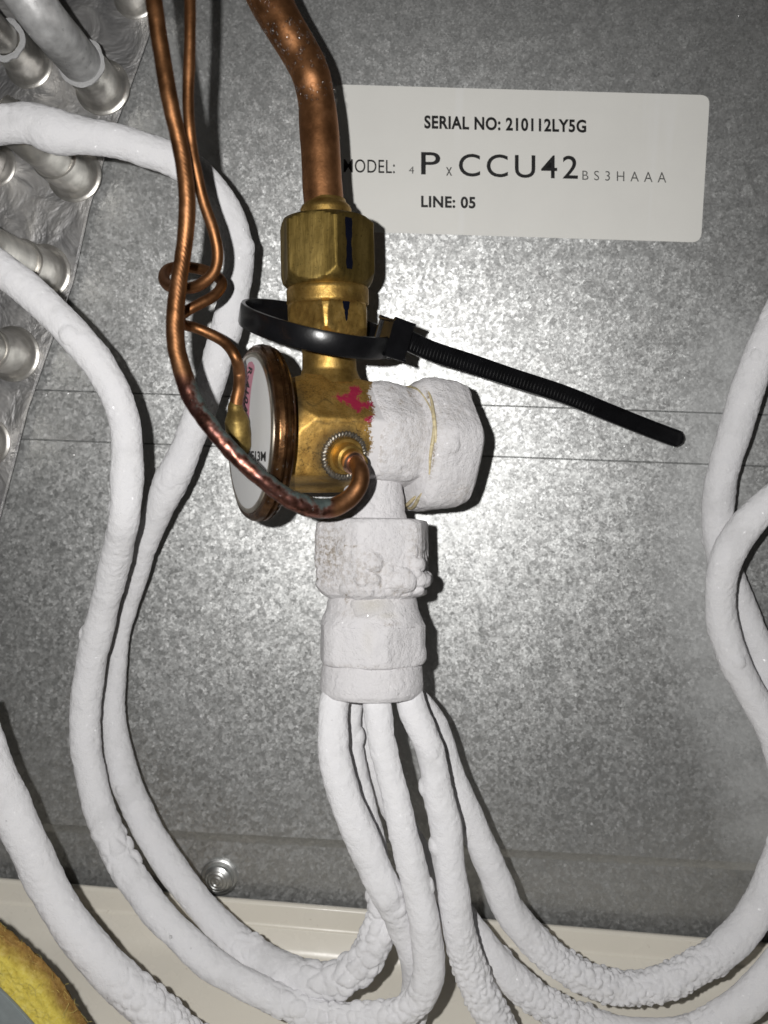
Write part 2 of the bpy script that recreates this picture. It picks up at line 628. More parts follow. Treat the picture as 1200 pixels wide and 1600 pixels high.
def tube(name, px, mat, parent=None, step=0.0004, nseg=56, disp=None, attrs=None, raw=False, sharp=None, kind=None):
    P, rad, s, R, ph = sweep(px if raw else path3(px), step, nseg)
    n = len(P)
    base = (P[:, None, :] + R * rad[:, None, None]).reshape(-1, 3)
    Rn = R.reshape(-1, 3)
    S = np.repeat(s, nseg)
    PH = np.tile(ph, n)
    if disp is not None:
        base = base + Rn * disp(base, S, PH, np.repeat(rad, nseg))[:, None]
    V = np.vstack([base, P[0], P[-1]])
    A = {}
    for k, fn in (attrs or {}).items():
        a = fn(base, S, PH)
        A[k] = np.concatenate([a, a[:1], a[-1:]])
    return obj(name, V, grid_faces(n, nseg, True, n * nseg, n * nseg + 1), mat, parent, sharp, A, kind)


def frost_disp(pop=(), rough=1.0, seed=0, grain=0.85, blobs=()):
    """relief of frost: soft lumps, fine crust, and zones [(px, py, radius px, amount, cell mm)] of popcorn frost"""
    def f(V, S, PH, rad):
        d = 0.00026 * rough * fbm(V, 0.0075, seed, 2) + 0.00011 * rough * grain * fbm(V, 0.0012, seed + 5, 2) + 0.00005 * vnoise(V, 0.0006, seed + 6)
        q = proj(V)
        for x, y, r, amt, cell in pop:
            m = np.exp(-((q[:, 0] - x) ** 2 + (q[:, 1] - y) ** 2) / (r * r))
            sel = m > 0.02
            if not sel.any():
                continue
            wd, wr = worley(V[sel] + 0.0004 * np.stack([vnoise(V[sel], 0.003, 60 + k) for k in range(3)], 1), cell * MM, seed + 31)
            g = np.clip(worley.gap / 0.75, 0, 1)
            dome = (1 - (1 - g) ** 2) ** 0.6 * (0.6 + 0.4 * wr) * (1.12 - 0.55 * wd ** 2)
            d[sel] += amt * 1.5 * MM * np.minimum(1, 1.4 * m[sel]) * (dome - 0.45)
        for x, y, r, amt in blobs:
            dd = np.hypot(q[:, 0] - x, q[:, 1] - y + 0.8 * vnoise(V, 0.002, 88) * 4) / r
            d = np.maximum(d, np.where(dd < 1, amt * MM * np.sqrt(np.clip(1 - dd ** 2, 0, 1)), -1))
        # a few single drips and beads
        wd, wr = worley(V, 0.009, seed + 77, 1.0)
        bead = np.where(wr > 0.78, np.sqrt(np.clip(1 - (wd / 0.26) ** 2, 0, 1)), 0)
        return d + 0.0008 * rough * bead
    return f


def lathe(name, O, A, Fv, prof, mat, parent=None, facets=None, p=40, nseg=96, ds=0.0004, disp=None, attrs=None,
          phi=None, sharp=35, off=0.0, caps=True, kind=None, label=None):
    """prof = [(s mm, apothem mm, limit-circle mm or None)]; facets = [(angle deg, relative apothem)] or None for round"""
    O, A = np.array(O), np.array(Vector(A).normalized())
    Fv = np.array(Fv, float)
    Fv = Fv - A * (Fv @ A)
    Fv /= np.linalg.norm(Fv)
    G = np.cross(A, Fv)
    S, R, L = [], [], []
    for (s0, r0, l0), (s1, r1, l1) in zip(prof[:-1], prof[1:]):
        length = math.hypot(s1 - s0, r1 - r0) * MM
        k = max(1, int(length / ds))
        for u in np.linspace(0, 1, k, endpoint=False):
            S.append(s0 + (s1 - s0) * u)
            R.append(r0 + (r1 - r0) * u)
            L.append((l0 or 99) + ((l1 or 99) - (l0 or 99)) * u)
    S.append(prof[-1][0]); R.append(prof[-1][1]); L.append(prof[-1][2] or 99)
    S, R, L = np.array(S) * MM, np.array(R) * MM, np.array(L) * MM
    if phi is None:
        ph = np.linspace(0, 2 * math.pi, nseg, endpoint=False)
    else:
        ph = np.linspace(math.radians(phi[0]), math.radians(phi[1]), nseg)
    if facets:
        acc = 0
        for ang, ap in facets:
            acc = acc + (np.clip(np.cos(ph - math.radians(ang)), 0, 1) / ap) ** p
        shape = acc ** (-1.0 / p)
    else:
        shape = np.ones_like(ph)
    RR = np.minimum(R[:, None] * shape[None, :], L[:, None]) + off * MM
    D = Fv[None, None, :] * np.cos(ph)[None, :, None] + G[None, None, :] * np.sin(ph)[None, :, None]
    C = O[None, :] + A[None, :] * S[:, None]
    V = (C[:, None, :] + D * RR[:, :, None]).reshape(-1, 3)
    Dn = np.broadcast_to(D, (len(S), len(ph), 3)).reshape(-1, 3)
    SS, PP = np.repeat(S, len(ph)), np.tile(ph, len(S))
    if disp is not None:
        V = V + Dn * disp(V, SS, PP, RR.reshape(-1))[:, None]
    a = {k: fn(V, SS, PP) for k, fn in (attrs or {}).items()}
    n, m = len(S), len(ph)
    if caps and phi is None:
        a = {k: np.concatenate([x, x[:1], x[-1:]]) for k, x in a.items()}
        V = np.vstack([V, C[0], C[-1]])
        Fc = grid_faces(n, m, True, n * m, n * m + 1)
    else:
        Fc = grid_faces(n, m, phi is None)
    return obj(name, V, Fc, mat, parent, sharp, a, kind, label)


HEX = lambda a0: [(a0 + 60 * k, 1.0) for k in range(6)]


def blob_mesh(items):
    """domes: items = [(centre, normal, radius, flatness)] -> one mesh"""
    V, F = [], []
    for c, nrm, r, fl in items:
        nrm = Vector(nrm).normalized()
        t = nrm.orthogonal().normalized()
        b = nrm.cross(t)
        i0 = len(V)
        rings, m = 4, 12
        for k in range(rings):
            a = k / rings * math.pi / 2
            for j in range(m):
                q = 2 * math.pi * j / m
                V.append(Vector(c) + (t * math.cos(q) + b * math.sin(q)) * r * math.cos(a) + nrm * (r * fl * math.sin(a) - r * 0.03))
        V.append(Vector(c) + nrm * r * fl)
        top = len(V) - 1
        for k in range(rings - 1):
            for j in range(m):
                F.append((i0 + k * m + j, i0 + k * m + (j + 1) % m, i0 + (k + 1) * m + (j + 1) % m, i0 + (k + 1) * m + j))
        for j in range(m):
            F.append((i0 + (rings - 1) * m + j, i0 + (rings - 1) * m + (j + 1) % m, top))
        F.append(tuple(i0 + j for j in reversed(range(m))))
    return [tuple(v) for v in V], F


def slab(name, outer, thick, mat, parent=None, bevel=0.0, kind=None, label=None):
    """a plate: ring of 3-D points and its thickness towards the camera side (-y)"""
    bm = bmesh.new()
    vs = [bm.verts.new(p) for p in outer]
    f = bm.faces.new(vs)
    bm.normal_update()
    if f.normal.y > 0:
        f.normal_flip()
    r = bmesh.ops.extrude_face_region(bm, geom=[f])
    for v in r['geom']:
        if isinstance(v, bmesh.types.BMVert):
            v.co.y -= thick
    bmesh.ops.recalc_face_normals(bm, faces=bm.faces)
    if bevel:
        bmesh.ops.bevel(bm, geom=[e for e in bm.edges], offset=bevel, segments=2, affect='EDGES', clamp_overlap=True)
    bm.verts.index_update()
    V = [tuple(v.co) for v in bm.verts]
    F = [tuple(v.index for v in f.verts) for f in bm.faces]
    bm.free()
    return obj(name, V, F, mat, parent, 30, None, kind, label)


def box_mesh(c, ax, ay, az, sx, sy, sz, bevel):
    bm = bmesh.new()
    bmesh.ops.create_cube(bm, size=1)
    ax, ay, az = (Vector(v).normalized() for v in (ax, ay, az))
    for v in bm.verts:
        v.co = Vector(c) + ax * v.co.x * sx + ay * v.co.y * sy + az * v.co.z * sz
    bmesh.ops.bevel(bm, geom=list(bm.edges), offset=bevel, segments=3, affect='EDGES')
    bmesh.ops.recalc_face_normals(bm, faces=bm.faces)
    bm.verts.index_update()
    V = [tuple(v.co) for v in bm.verts]
    F = [tuple(v.index for v in f.verts) for f in bm.faces]
    bm.free()
    return V, F


def text_mesh(s, bold=0.0, space=1.0):
    cu = bpy.data.curves.new('lettering', 'FONT')
    cu.body = s
    cu.offset = bold
    cu.space_character = space
    cu.resolution_u = 5
    o = bpy.data.objects.new('lettering', cu)
    COL.objects.link(o)
    dg = bpy.context.evaluated_depsgraph_get()
    me = bpy.data.meshes.new_from_object(o.evaluated_get(dg))
    V = np.array([v.co[:] for v in me.vertices])
    F = [tuple(p.vertices) for p in me.polygons]
    bpy.data.objects.remove(o)
    bpy.data.curves.remove(cu)
    bpy.data.meshes.remove(me)
    lo, hi = V.min(0), V.max(0)
    uv = (V[:, :2] - lo[:2]) / (hi[:2] - lo[:2])
    return uv, F


def print_on(name, s, corners, h, mat, parent, bold=0.0, space=1.0):
    """lettering filling the quad (top-left, top-right, bottom-right, bottom-left) given in photograph pixels"""
    uv, F = text_mesh(s, bold, space)
    tl, tr, br, bl = (np.array(at(x, y, h)) for x, y in corners)
    u, v = uv[:, :1], uv[:, 1:]
    V = (bl * (1 - u) + br * u) * (1 - v) + (tl * (1 - u) + tr * u) * v
    return obj(name, V, F, mat, parent, None)


# ================================================================== the back panel
def zz(y, x=600):
    return at(x, y, 0).z


Z1, Z2 = zz(628), zz(707)                 # the two pressed bead lines
ZC = zz(1332)                             # the lap near the foot
ZB = zz(1490)
prof = [(0, 0.20)]


def vgroove(z, wd=0.0005, dp=0.00045):
    return [(-0.00004, z + 0.0009), (0, z + 0.00024), (0.0008, z + 0.00002), (0.0008, z - 0.00002), (0, z - 0.00022), (0, z - 0.0009)]


prof += vgroove(Z1) + vgroove(Z2)
prof += [(0, ZC + 0.0032), (0.0004, ZC + 0.0024), (0.0012, ZC + 0.0002), (0.0012, ZC), (0.0021, ZC), (0.0021, ZB)]
xs = [-0.22, 0.22]
V, F = [], []
for y, z in prof:
    for x in xs:
        V.append((x, y, z))
for i in range(len(prof) - 1):
    F.append((2 * i, 2 * i + 2, 2 * i + 3, 2 * i + 1))
pan_root = obj('back_panel', V, F, PANEL, None, 25)
pan_root['label'] = 'spangled grey galvanised steel panel with pressed lines behind all the pipes'
pan_root['category'] = 'panel'

# ================================================================== the sticker
def rounded(pts, r, n=6):
    out = []
    m = len(pts)
    for i in range(m):
        a, b, c = (np.array(pts[(i + k) % m], float) for k in (-1, 0, 1))
        d1, d2 = (a - b) / np.linalg.norm(a - b), (c - b) / np.linalg.norm(c - b)
        p0, p1 = b + d1 * r, b + d2 * r
        for u in np.linspace(0, 1, n):
            out.append(tuple((1 - u) ** 2 * p0 + 2 * u * (1 - u) * b + u * u * p1))
    return out


st = thing('sticker', at(815, 255, 0), 'off-white printed identification sticker with rounded corners on the grey panel', 'sticker')
slab('sticker_sheet', [at(x, y, 0) for x, y in rounded([(521, 132), (1109, 149), (1095, 379), (521, 361)], 15)], 0.00012, PAPER, st)
HS = 0.17
print_on('serial_lettering', 'SERIAL NO: 210112LY5G', [(663, 180), (916, 187), (916, 207.5), (663, 201)], HS, INK, st, 0.034, 1.08)
print_on('model_lettering', 'MODEL:', [(537, 248.3), (617, 250), (617, 271), (537, 269.3)], HS, INK, st, 0.004, 1.05)
print_on('line_lettering', 'LINE: 05', [(658, 305.5), (743, 307.5), (743, 326), (658, 324)], HS, INK, st, 0.034, 1.08)
print_on('model_lettering', '4', [(639, 260), (647, 260.2), (647, 271.2), (639, 271)], HS, INK_GREY, st, -0.002)
print_on('model_lettering', 'P', [(658, 237.5), (688, 238), (688, 273), (658, 272.5)], HS, INK, st, 0.004)
print_on('model_lettering', 'x', [(697, 261), (706.5, 261.2), (706.5, 274.7), (697, 274.5)], HS, INK_GREY, st, -0.002)
print_on('model_lettering', 'CCU42', [(717, 240), (903, 243.5), (903, 280), (717, 275.5)], HS, INK, st, 0.006, 1.22)
print_on('model_lettering', 'BS3HAAA', [(910, 266.5), (1041, 269), (1041, 285.5), (910, 281)], HS, INK_GREY, st, -0.004, 1.75)

# ================================================================== the drain pan
def pan_z(y):
    return at(430, y, 0).z


px_prof = [(-1.5, 1560), (-1.5, 1413), (1.2, 1411.5), (2.0, 1414), (2.6, 1419), (3.2, 1448), (3.6, 1452), (4.0, 1453.5), (6.0, 1478), (7.0, 1486), (9.0, 1494), (12.5, 1501), (40, 1570), (110, 1745)]
P2 = []
for i, (h, y) in enumerate(px_prof):
    P2.append((h * MM, at(430, y, min(h, 4)).z))
P2[0] = (-0.0015, P2[-1][1] - 0.01)
ax = np.array([p[0] for p in P2]); az = np.array([p[1] for p in P2])
V, F = [], []
nx = 2
for y, z in zip(ax, az):
    for x in (-0.22, 0.22):
        V.append((x, -y - 0.0005, z - 0.027 * x))
for i in range(len(ax) - 1):
    F.append((2 * i, 2 * i + 1, 2 * i + 3, 2 * i + 2))
dp = obj('drain_pan', V, F, PAN, None, 24)
bv = dp.modifiers.new('edge', 'BEVEL'); bv.width = 0.0009; bv.segments = 3; bv.limit_method = 'ANGLE'; bv.angle_limit = math.radians(20)
dp['label'] = 'cream plastic drain pan running along the bottom below the grey panel'
dp['category'] = 'pan'
PAN_FLOOR = float(az[-1])

# ================================================================== screw at the foot of the panel
c = at(343, 1370, -2.0)
sw = thing('screw', c, 'shiny domed screw head with turned rings in the panel just above the cream pan', 'screw')
r = 29 * mm_per_px(c) / MM
prof_s = [(0, r, None), (0.6, r, None), (0.9, r * 0.93, None), (1.0, r * 0.84, None), (1.9, r * 0.80, None), (2.6, r * 0.66, None), (2.75, r * 0.60, None), (2.62, r * 0.56, None),
          (3.0, r * 0.46, None), (3.05, r * 0.40, None), (2.9, r * 0.36, None), (3.2, r * 0.26, None), (3.2, r * 0.2, None), (3.0, r * 0.15, None), (3.2, r * 0.06, None)]
lathe('screw_head', c, (-0.12, -1, -0.12), (0, 0, 1), prof_s[4:], SILVER, sw, nseg=48, ds=0.0002, sharp=30)
lathe('washer', c, (0, -1, 0), (0, 0, 1), prof_s[:5], SILVER, sw, nseg=48, ds=0.0002, sharp=30)

# ================================================================== evaporator coil: tube sheet and tube stubs
co = thing('evaporator_coil', at(60, 300, 5), 'shiny aluminium coil end plate with wet tube stubs at the upper left', 'coil')
H0 = 4.0
plate = [(-160, -120), (262, -120), (247, 20), (214, 112), (168, 235), (140, 330), (116, 440), (78, 545), (45, 640), (20, 740), (-12, 860), (-160, 900)]
slab('tube_sheet', [at(x, y, H0 - 1.2) for x, y in plate], 0.0012, ALU, co, 0.0004)
FRONT = Vector((0, -1, 0))


def stub(x, y, rpx, h_bell, h_tip, rt, bend=None, frosty=False, lip=True):
    h_bell, h_tip = h_bell - 4, h_tip - 4
    c = at(x, y, H0)
    r = rpx * mm_per_px(c) / MM
    st_ = lathe('tube_stub', c, FRONT, (0, 0, 1),
                [(0, r, None), (h_bell - H0, r * 0.99, None), (h_bell - H0 + 0.4, r * 0.93, None), (h_bell - H0 + 0.3, r * 0.78, None), (h_bell - H0 - 2, r * 0.74, None)], TUBE_ALU, co, nseg=56, ds=0.0006, caps=False,
                disp=lambda V, S, PH, R: 0.00025 * fbm(V, 0.006, 3))
    lathe('collar', c, FRONT, (0, 0, 1), [(0, r * 1.32, None), (0.35, r * 1.30, None), (0.8, r * 1.16, None), (1.7, r * 1.05, None), (3.0, r * 0.96, None)], TUBE_ALU, st_, nseg=56, ds=0.0003, caps=False)
    if lip:
        lathe('lip', c + FRONT * (h_bell - H0 - 0.3) * MM, FRONT, (0, 0, 1), [(0, r * 0.96, None), (0.1, r * 1.06, None), (0.7, r * 1.08, None), (1.0, r * 0.98, None), (1.0, r * 0.8, None)], RIMFROST, st_, nseg=56, ds=0.0003, caps=False,
              disp=lambda V, S, PH, R: 0.0003 * fbm(V, 0.002, 4, 3))
    # the tube that enters the bell
    top = c + FRONT * (h_tip - H0) * MM
    pts = [(*(c + FRONT * (h_bell - H0 - 2) * MM), r * rt * MM), (*(c + FRONT * ((h_bell + h_tip) / 2 - H0) * MM), r * rt * MM), (*top, r * rt * MM)]
    if bend:
        for bx, by, bz in bend:
            pts.append((*(top + Vector((bx, -bz, by)) * MM), r * rt * MM))
    tube('inner_tube', pts, DULL_TUBE if frosty else TUBE_ALU, st_, step=0.0006, nseg=40, raw=True,
         disp=lambda V, S, PH, R: 0.0001 * fbm(V, 0.005, 8))
    if frosty:
        Pi, ri, si, Ri, phi_ = sweep(pts, 0.0006, 40)
        it = []
        for q in range(110):
            i = int(rng.uniform(0.15, 0.9) * len(Pi)); j = int(rng.integers(0, 40))
            it.append((Pi[i] + Ri[i, j] * ri[i], Ri[i, j], float(rng.choice([0.0003, 0.00045, 0.0007], p=[.6, .3, .1])), 0.5))
        V_, F_ = blob_mesh(it)
        obj('water_droplets', V_, F_, WATER, st_, None, kind='stuff')
    return st_, c, r


# (pixel of the foot on the plate, radius px, bell height, tip height, tube ratio)
stub(160, 136, 33, 23, 44, 0.9, [(-2, 3, 5), (-6, 9, 8), (-12, 15, 8)], True)
stub(45, 100, 29, 22, 42, 0.76, [(-3, 1, 5), (-9, 3, 8)])
stub(212, -6, 27, 20, 40, 0.85, [(0, 3, 5), (-1, 9, 8)], True)
stub(116, 272, 33, 22, 34, 0.9, [(-1.5, 1.5, 4), (-6, 4, 6)], False, False)
stub(-8, 258, 26, 20, 40, 0.8, [(-3, 0, 5), (-9, 0, 8)])
stub(68, 425, 33, 22, 44, 0.86, [(-3, 2, 5), (-9, 4, 8)], False, False)
stub(20, 553, 33, 22, 44, 0.86, [(-3, 1, 5), (-9, 2, 8)], False, False)
stub(-22, 690, 30, 20, 40, 0.86, [(-3, 1, 5), (-9, 2, 8)], False, False)

# ================================================================== yellow insulation and grey sheet, lower left
ins = thing('insulation_strip', at(40, 1560, 60), 'yellow glass wool strip with a brown crusted edge at the lower left', 'insulation')
edge_top = [(-90, 1392), (-40, 1418), (0, 1444), (45, 1482), (84, 1520), (112, 1560), (150, 1625), (190, 1700), (230, 1780)]
edge_bot = [(-90, 1470), (-40, 1505), (0, 1540), (28, 1568), (58, 1602), (90, 1640), (130, 1700), (170, 1760), (200, 1830)]
n_u, n_v = 150, 90
eu = catmull([(*p, 0) for p in edge_top], 24)[:, :2]
el = catmull([(*p, 0) for p in edge_bot], 24)[:, :2]


def res(c, n):
    L = np.concatenate([[0], np.cumsum(np.linalg.norm(np.diff(c, axis=0), axis=1))])
    s = np.linspace(0, L[-1], n)
    return np.stack([np.interp(s, L, c[:, k]) for k in range(2)], 1)


eu, el = res(eu, n_u), res(el, n_u)
V, cr = [], []
for i in range(n_u):
    for j in range(n_v):
        v = j / (n_v - 1) * 1.5 - 0.32           # <0 wraps over the top edge towards the panel
        if v < 0:
            q = eu[i]
            h = 66 - 28 * (-v / 0.32)
            p = at(q[0] + v * 14, q[1] - v * 14, h)
            cv = 1.0
        else:
            q = eu[i] * (1 - v) + el[i] * v
            h = 66 + 5.5 * math.sin(min(1, v * 1.6) * math.pi / 2)
            p = at(q[0], q[1], h)
            cv = 1.0 - v * 1.45
        V.append(p)
        cr.append(cv)
V = np.array([tuple(p) for p in V])
cr = np.array(cr)
nrm = np.array([-0.0, -1, 0.25])
V = V + nrm[None, :] * (0.0004 * fbm(V, 0.006, 5, 2) + 0.00035 * fbm(V, 0.0007, 9, 2))[:, None]
V[:, 2] += 0.0006 * fbm(V, 0.0035, 15, 3)
obj('glass_wool', V, grid_faces(n_u, n_v, False), WOOL, ins, None, {'crust': cr})
# loose fibres standing out of the wool
Vf, Ff = [], []
for k in range(420):
    i = int(rng.integers(2, n_u - 2)); j = int(rng.integers(14, n_v - 6))
    p = V[i * n_v + j]
    d = Vector(rng.normal(size=3)).normalized()
    d.y = -abs(d.y) * 0.6
    t = d.cross(Vector((0, 1, 0.1))).normalized() * 0.00005
    L = float(rng.uniform(0.0008, 0.0024))
    a = Vector(p)
    b = a + d * L * 0.5 + Vector(rng.normal(size=3)) * 0.0001
    e = a + d * L + Vector(rng.normal(size=3)) * 0.0003
    i0 = len(Vf)
    for q in (a, b, e):
        Vf += [tuple(q - t), tuple(q + t)]
    Ff += [(i0, i0 + 1, i0 + 3, i0 + 2), (i0 + 2, i0 + 3, i0 + 5, i0 + 4)]
obj('loose_fibres', Vf, Ff, mat_simple('fibre', (0.62, 0.52, 0.16), 0.5, var=0.3), ins, None, kind='stuff')
sh = [(*p,) for p in el[::6]]
ring = [at(x + 0, y + 0, 73) for x, y in sh] + [at(-120, 1900, 73), at(-160, 1500, 73)]
fs = slab('metal_flange', ring, 0.0012, GREYSHEET, None, 0.0003)
fs['label'] = 'dull grey sheet metal corner under the yellow insulation at bottom left'
fs['category'] = 'metal flange'

# ================================================================== the frosted tubes
GROUP = 'frosted distributor tubes'


def frosted(px, label, pop=(), rough=1.0, seed=1, wet=(), dirt=()):
    p0 = at(*px[len(px) // 2][:3])

    def spots(lst):
        def f(V, S, PH):
            q = proj(V)
            m = np.zeros(len(V))
            for x, y, r in lst:
                m = np.maximum(m, np.exp(-((q[:, 0] - x) ** 2 + (q[:, 1] - y) ** 2) / (r * r)))
            return m
        return f
    o = tube('frosted_tube', px, FROST, None, 0.00036, 72, frost_disp(pop, rough, seed), {'wet': spots(wet), 'dirt': spots(dirt)})
    o['label'] = label
    o['category'] = 'tube'
    o['group'] = GROUP
    Pi, ri, si, Ri, phi_ = sweep(path3(px), 0.0008, 72)
    it = []
    for k in range(9):
        i = int(rng.integers(2, len(Pi) - 2))
        a = rng.normal(0, 0.75)
        j = int(round(a / (2 * math.pi) * 72)) % 72
        it.append((Pi[i] + Ri[i, j] * (ri[i] + 0.00005), Ri[i, j], float(rng.choice([0.00022, 0.00034, 0.0005], p=[.6, .3, .1])), 0.5))
    V_, F_ = blob_mesh(it)
    obj('ice_beads', np.array(V_), F_, WATER, o, None, kind='stuff')
    return o


T1 = [(-30, 200, 46, 58), (10, 194, 46, 58), (50, 193, 46, 60), (85, 206, 46, 66), (130, 211, 45, 55), (190, 222, 44, 52), (245, 240, 42, 51),
      (295, 262, 40, 50), (335, 300, 38, 47), (362, 345, 36, 46), (373, 400, 34, 46), (367, 455, 33, 47), (352, 520, 32, 48), (333, 585, 31, 47),
      (312, 645, 30, 47), (290, 705, 28, 47), (268, 752, 26, 52), (250, 790, 24, 45), (232, 840, 20, 37), (217, 895, 16, 30), (203, 945, 13, 27),
      (190, 990, 11, 26), (182, 1050, 11, 29), (177, 1110, 12, 36), (182, 1165, 14, 44), (198, 1225, 17, 45), (222, 1280, 20, 46), (265, 1350, 24, 46),
      (320, 1422, 28, 46), (375, 1475, 32, 50), (437, 1514, 36, 54), (475, 1529, 39, 56), (520, 1532, 42, 56), (560, 1510, 44, 56), (588, 1465, 45, 54),
      (595, 1427, 44, 48), (594, 1385, 43, 42), (584, 1320, 42, 38), (568, 1250, 41, 36), (553, 1180, 40, 34), (548, 1120, 40, 34), (555, 1075, 40, 34)]
frosted(T1, 'frosted tube arching from the coil behind the copper lines, then down the left side',
        [(540, 1520, 70, 1.0, 4.2), (590, 1430, 50, 0.9, 3.8), (268, 755, 24, 0.5, 5.0), (385, 1480, 30, 0.5, 3.0)], 1.0, 3)

T2 = [(588, 1084, 52, 44), (590, 1110, 53, 43), (600, 1172, 54, 43), (614, 1230, 55, 43), (628, 1290, 56, 44), (645, 1360, 56, 46), (660, 1420, 56, 48),
      (668, 1475, 55, 49), (670, 1520, 54, 48), (655, 1560, 52, 48), (615, 1585, 50, 46), (565, 1590, 48, 44), (510, 1588, 46, 46), (455, 1571, 45, 46),
      (400, 1546, 44, 47), (340, 1513, 42, 47), (290, 1470, 40, 47), (235, 1412, 36, 47), (193, 1350, 32, 49), (165, 1290, 30, 46), (146, 1230, 28, 45),
      (134, 1165, 27, 46), (134, 1100, 26, 46), (142, 1040, 26, 46), (155, 980, 28, 46), (170, 920, 32, 46), (184, 860, 38, 46), (195, 800, 46, 48),
      (199, 733, 46, 48), (196, 670, 47, 47), (182, 620, 48, 48), (155, 570, 49, 50), (115, 522, 50, 52), (70, 476, 50, 52), (25, 437, 50, 52), (-40, 387, 50, 52)]
frosted(T2, 'front middle frosted tube under the distributor, looping round and up to the left edge',
        [(560, 1590, 70, 0.55, 3.0), (470, 1580, 60, 0.5, 3.0), (195, 1330, 40, 0.7, 3.6), (640, 1580, 40, 0.4, 2.6)], 1.0, 11)

T3 = [(532, 1068, 47, 38), (523, 1090, 50, 44), (520, 1115, 52, 46), (521, 1172, 54, 50), (539, 1247, 55, 52), (571, 1322, 55, 54), (604, 1397, 54, 50), (625, 1440, 50, 44),
      (642, 1490, 47, 40), (648, 1540, 42, 42), (640, 1600, 42, 46), (580, 1655, 42, 50), (480, 1690, 44, 50), (370, 1670, 48, 54), (300, 1628, 50, 58),
      (250, 1588, 52, 62), (193, 1537, 52, 62), (124, 1462, 52, 60), (75, 1387, 50, 58), (40, 1312, 50, 60), (12, 1250, 50, 60), (-20, 1175, 50, 60), (-45, 1100, 50, 60)]
frosted(T3, 'front left frosted tube under the distributor, returning thick across the lower left corner',
        [(225, 1555, 50, 0.6, 3.4), (620, 1410, 30, 0.4, 4.0), (290, 1610, 60, 0.7, 3.0)], 1.0, 23)

T4 = [(628, 1068, 46, 38), (640, 1090, 48, 44), (646, 1112, 49, 46), (672, 1172, 50, 45), (685, 1240, 50, 47), (695, 1285, 50, 49), (703, 1360, 50, 49), (709, 1400, 50, 50),
      (717, 1455, 49, 51), (735, 1515, 47, 54), (765, 1580, 46, 56), (800, 1640, 44, 54), (850, 1690, 42, 50), (930, 1730, 40, 50)]
frosted(T4, 'front right frosted tube running straight down from the distributor with knobbly lower end',
        [(735, 1520, 50, 0.45, 1.9), (765, 1580, 50, 0.7, 2.2)], 1.0, 31)

T5 = [(638, 1072, 38, 28), (680, 1130, 34, 38), (702, 1200, 34, 40), (736, 1280, 34, 43), (768, 1357, 34, 47), (795, 1420, 34, 50), (830, 1465, 34, 50), (872, 1502, 34, 50),
      (920, 1530, 34, 50), (975, 1544, 33, 50), (1030, 1537, 33, 51), (1085, 1513, 32, 52), (1128, 1486, 30, 53), (1165, 1450, 28, 53), (1198, 1392, 26, 52),
      (1224, 1320, 24, 50), (1234, 1250, 22, 49), (1220, 1180, 20, 48), (1195, 1120, 19, 47), (1168, 1075, 18, 46), (1143, 1022, 18, 46), (1127, 965, 18, 46),
      (1126, 915, 20, 48), (1138, 867, 22, 50), (1165, 822, 23, 50), (1202, 786, 24, 50), (1255, 745, 25, 50)]
frosted(T5, 'frosted tube sweeping right in a knobbly curve, upper of two, crossing in front at right',
        [(860, 1495, 45, 0.5, 2.0), (915, 1530, 50, 0.55, 2.0), (975, 1545, 60, 0.6, 2.1), (1040, 1530, 55, 0.55, 2.0), (1090, 1505, 40, 0.45, 2.0), (1015, 1562, 14, 1.3, 5.0)], 1.0, 41)

T6 = [(568, 1084, 34, 30), (572, 1150, 31, 36), (596, 1225, 30, 38), (640, 1305, 30, 38), (690, 1382, 30, 40), (722, 1432, 32, 44), (760, 1485, 34, 48),
      (800, 1528, 34, 50), (850, 1567, 34, 50), (910, 1597, 34, 50), (990, 1618, 34, 50), (1070, 1614, 34, 50), (1130, 1590, 34, 52), (1182, 1550, 34, 54),
      (1228, 1495, 32, 54), (1264, 1400, 28, 50), (1270, 1280, 24, 48), (1240, 1150, 16, 46), (1205, 1060, 11, 46), (1177, 990, 8, 44), (1150, 925, 7, 44),
      (1127, 865, 8, 46), (1122, 800, 10, 47), (1128, 745, 12, 48), (1146, 680, 14, 49), (1168, 610, 16, 50), (1195, 540, 18, 50), (1225, 475, 18, 50), (1255, 410, 18, 50)]
frosted(T6, 'lowest frosted tube sweeping right, rising close to the panel behind the crossing at right',
        [(850, 1570, 50, 0.6, 2.2), (900, 1595, 50, 0.6, 2.2), (1090, 1600, 40, 0.4, 2.2)], 1.0, 53)

# ================================================================== copper liquid line with its flare collar
LL = [(388, -70, 44, 70), (408, -30, 44, 69), (424, 5, 43, 67), (447, 45, 43, 63), (469, 82, 42, 61), (485, 115, 42, 60), (494, 155, 41, 59), (498, 200, 41, 61),
      (501, 240, 41, 62), (504, 290, 41, 62), (507, 330, 41, 62)]
ll = thing('copper_pipe', at(498, 200, 41), 'thick bent copper pipe beaded with water coming down into the big brass nut', 'pipe')
tube('pipe', LL, COPPER, ll, 0.0004, 72, lambda V, S, PH, R: 0.00012 * fbm(V, 0.008, 6))
Pp, rp, sp, Rp, php = sweep(path3(LL), 0.0004, 72)
it = []
for k in range(240):
    i = int(rng.uniform(0.02, 0.62) * len(Pp))
    a = rng.normal(math.pi * 0.0, 0.9) + (0.9 if rng.random() < 0.7 else 0)
    t_ = Pp[min(i + 1, len(Pp) - 1)] - Pp[i]
    n0 = Rp[i, 0] * math.cos(a) + Rp[i, 18] * math.sin(a)
    if rng.random() < 0.35:
        n0 = Rp[i, 0] * math.cos(a - 1) + Rp[i, 18] * math.sin(a - 1)
    it.append((Pp[i] + n0 * rp[i], n0, float(rng.choice([0.00022, 0.0003, 0.00042, 0.0006], p=[.40, .3, .2, .1])) * 1.25, 0.6))
V, F = blob_mesh(it)
obj('water_droplets', V, F, WATER, ll, None, kind='stuff')

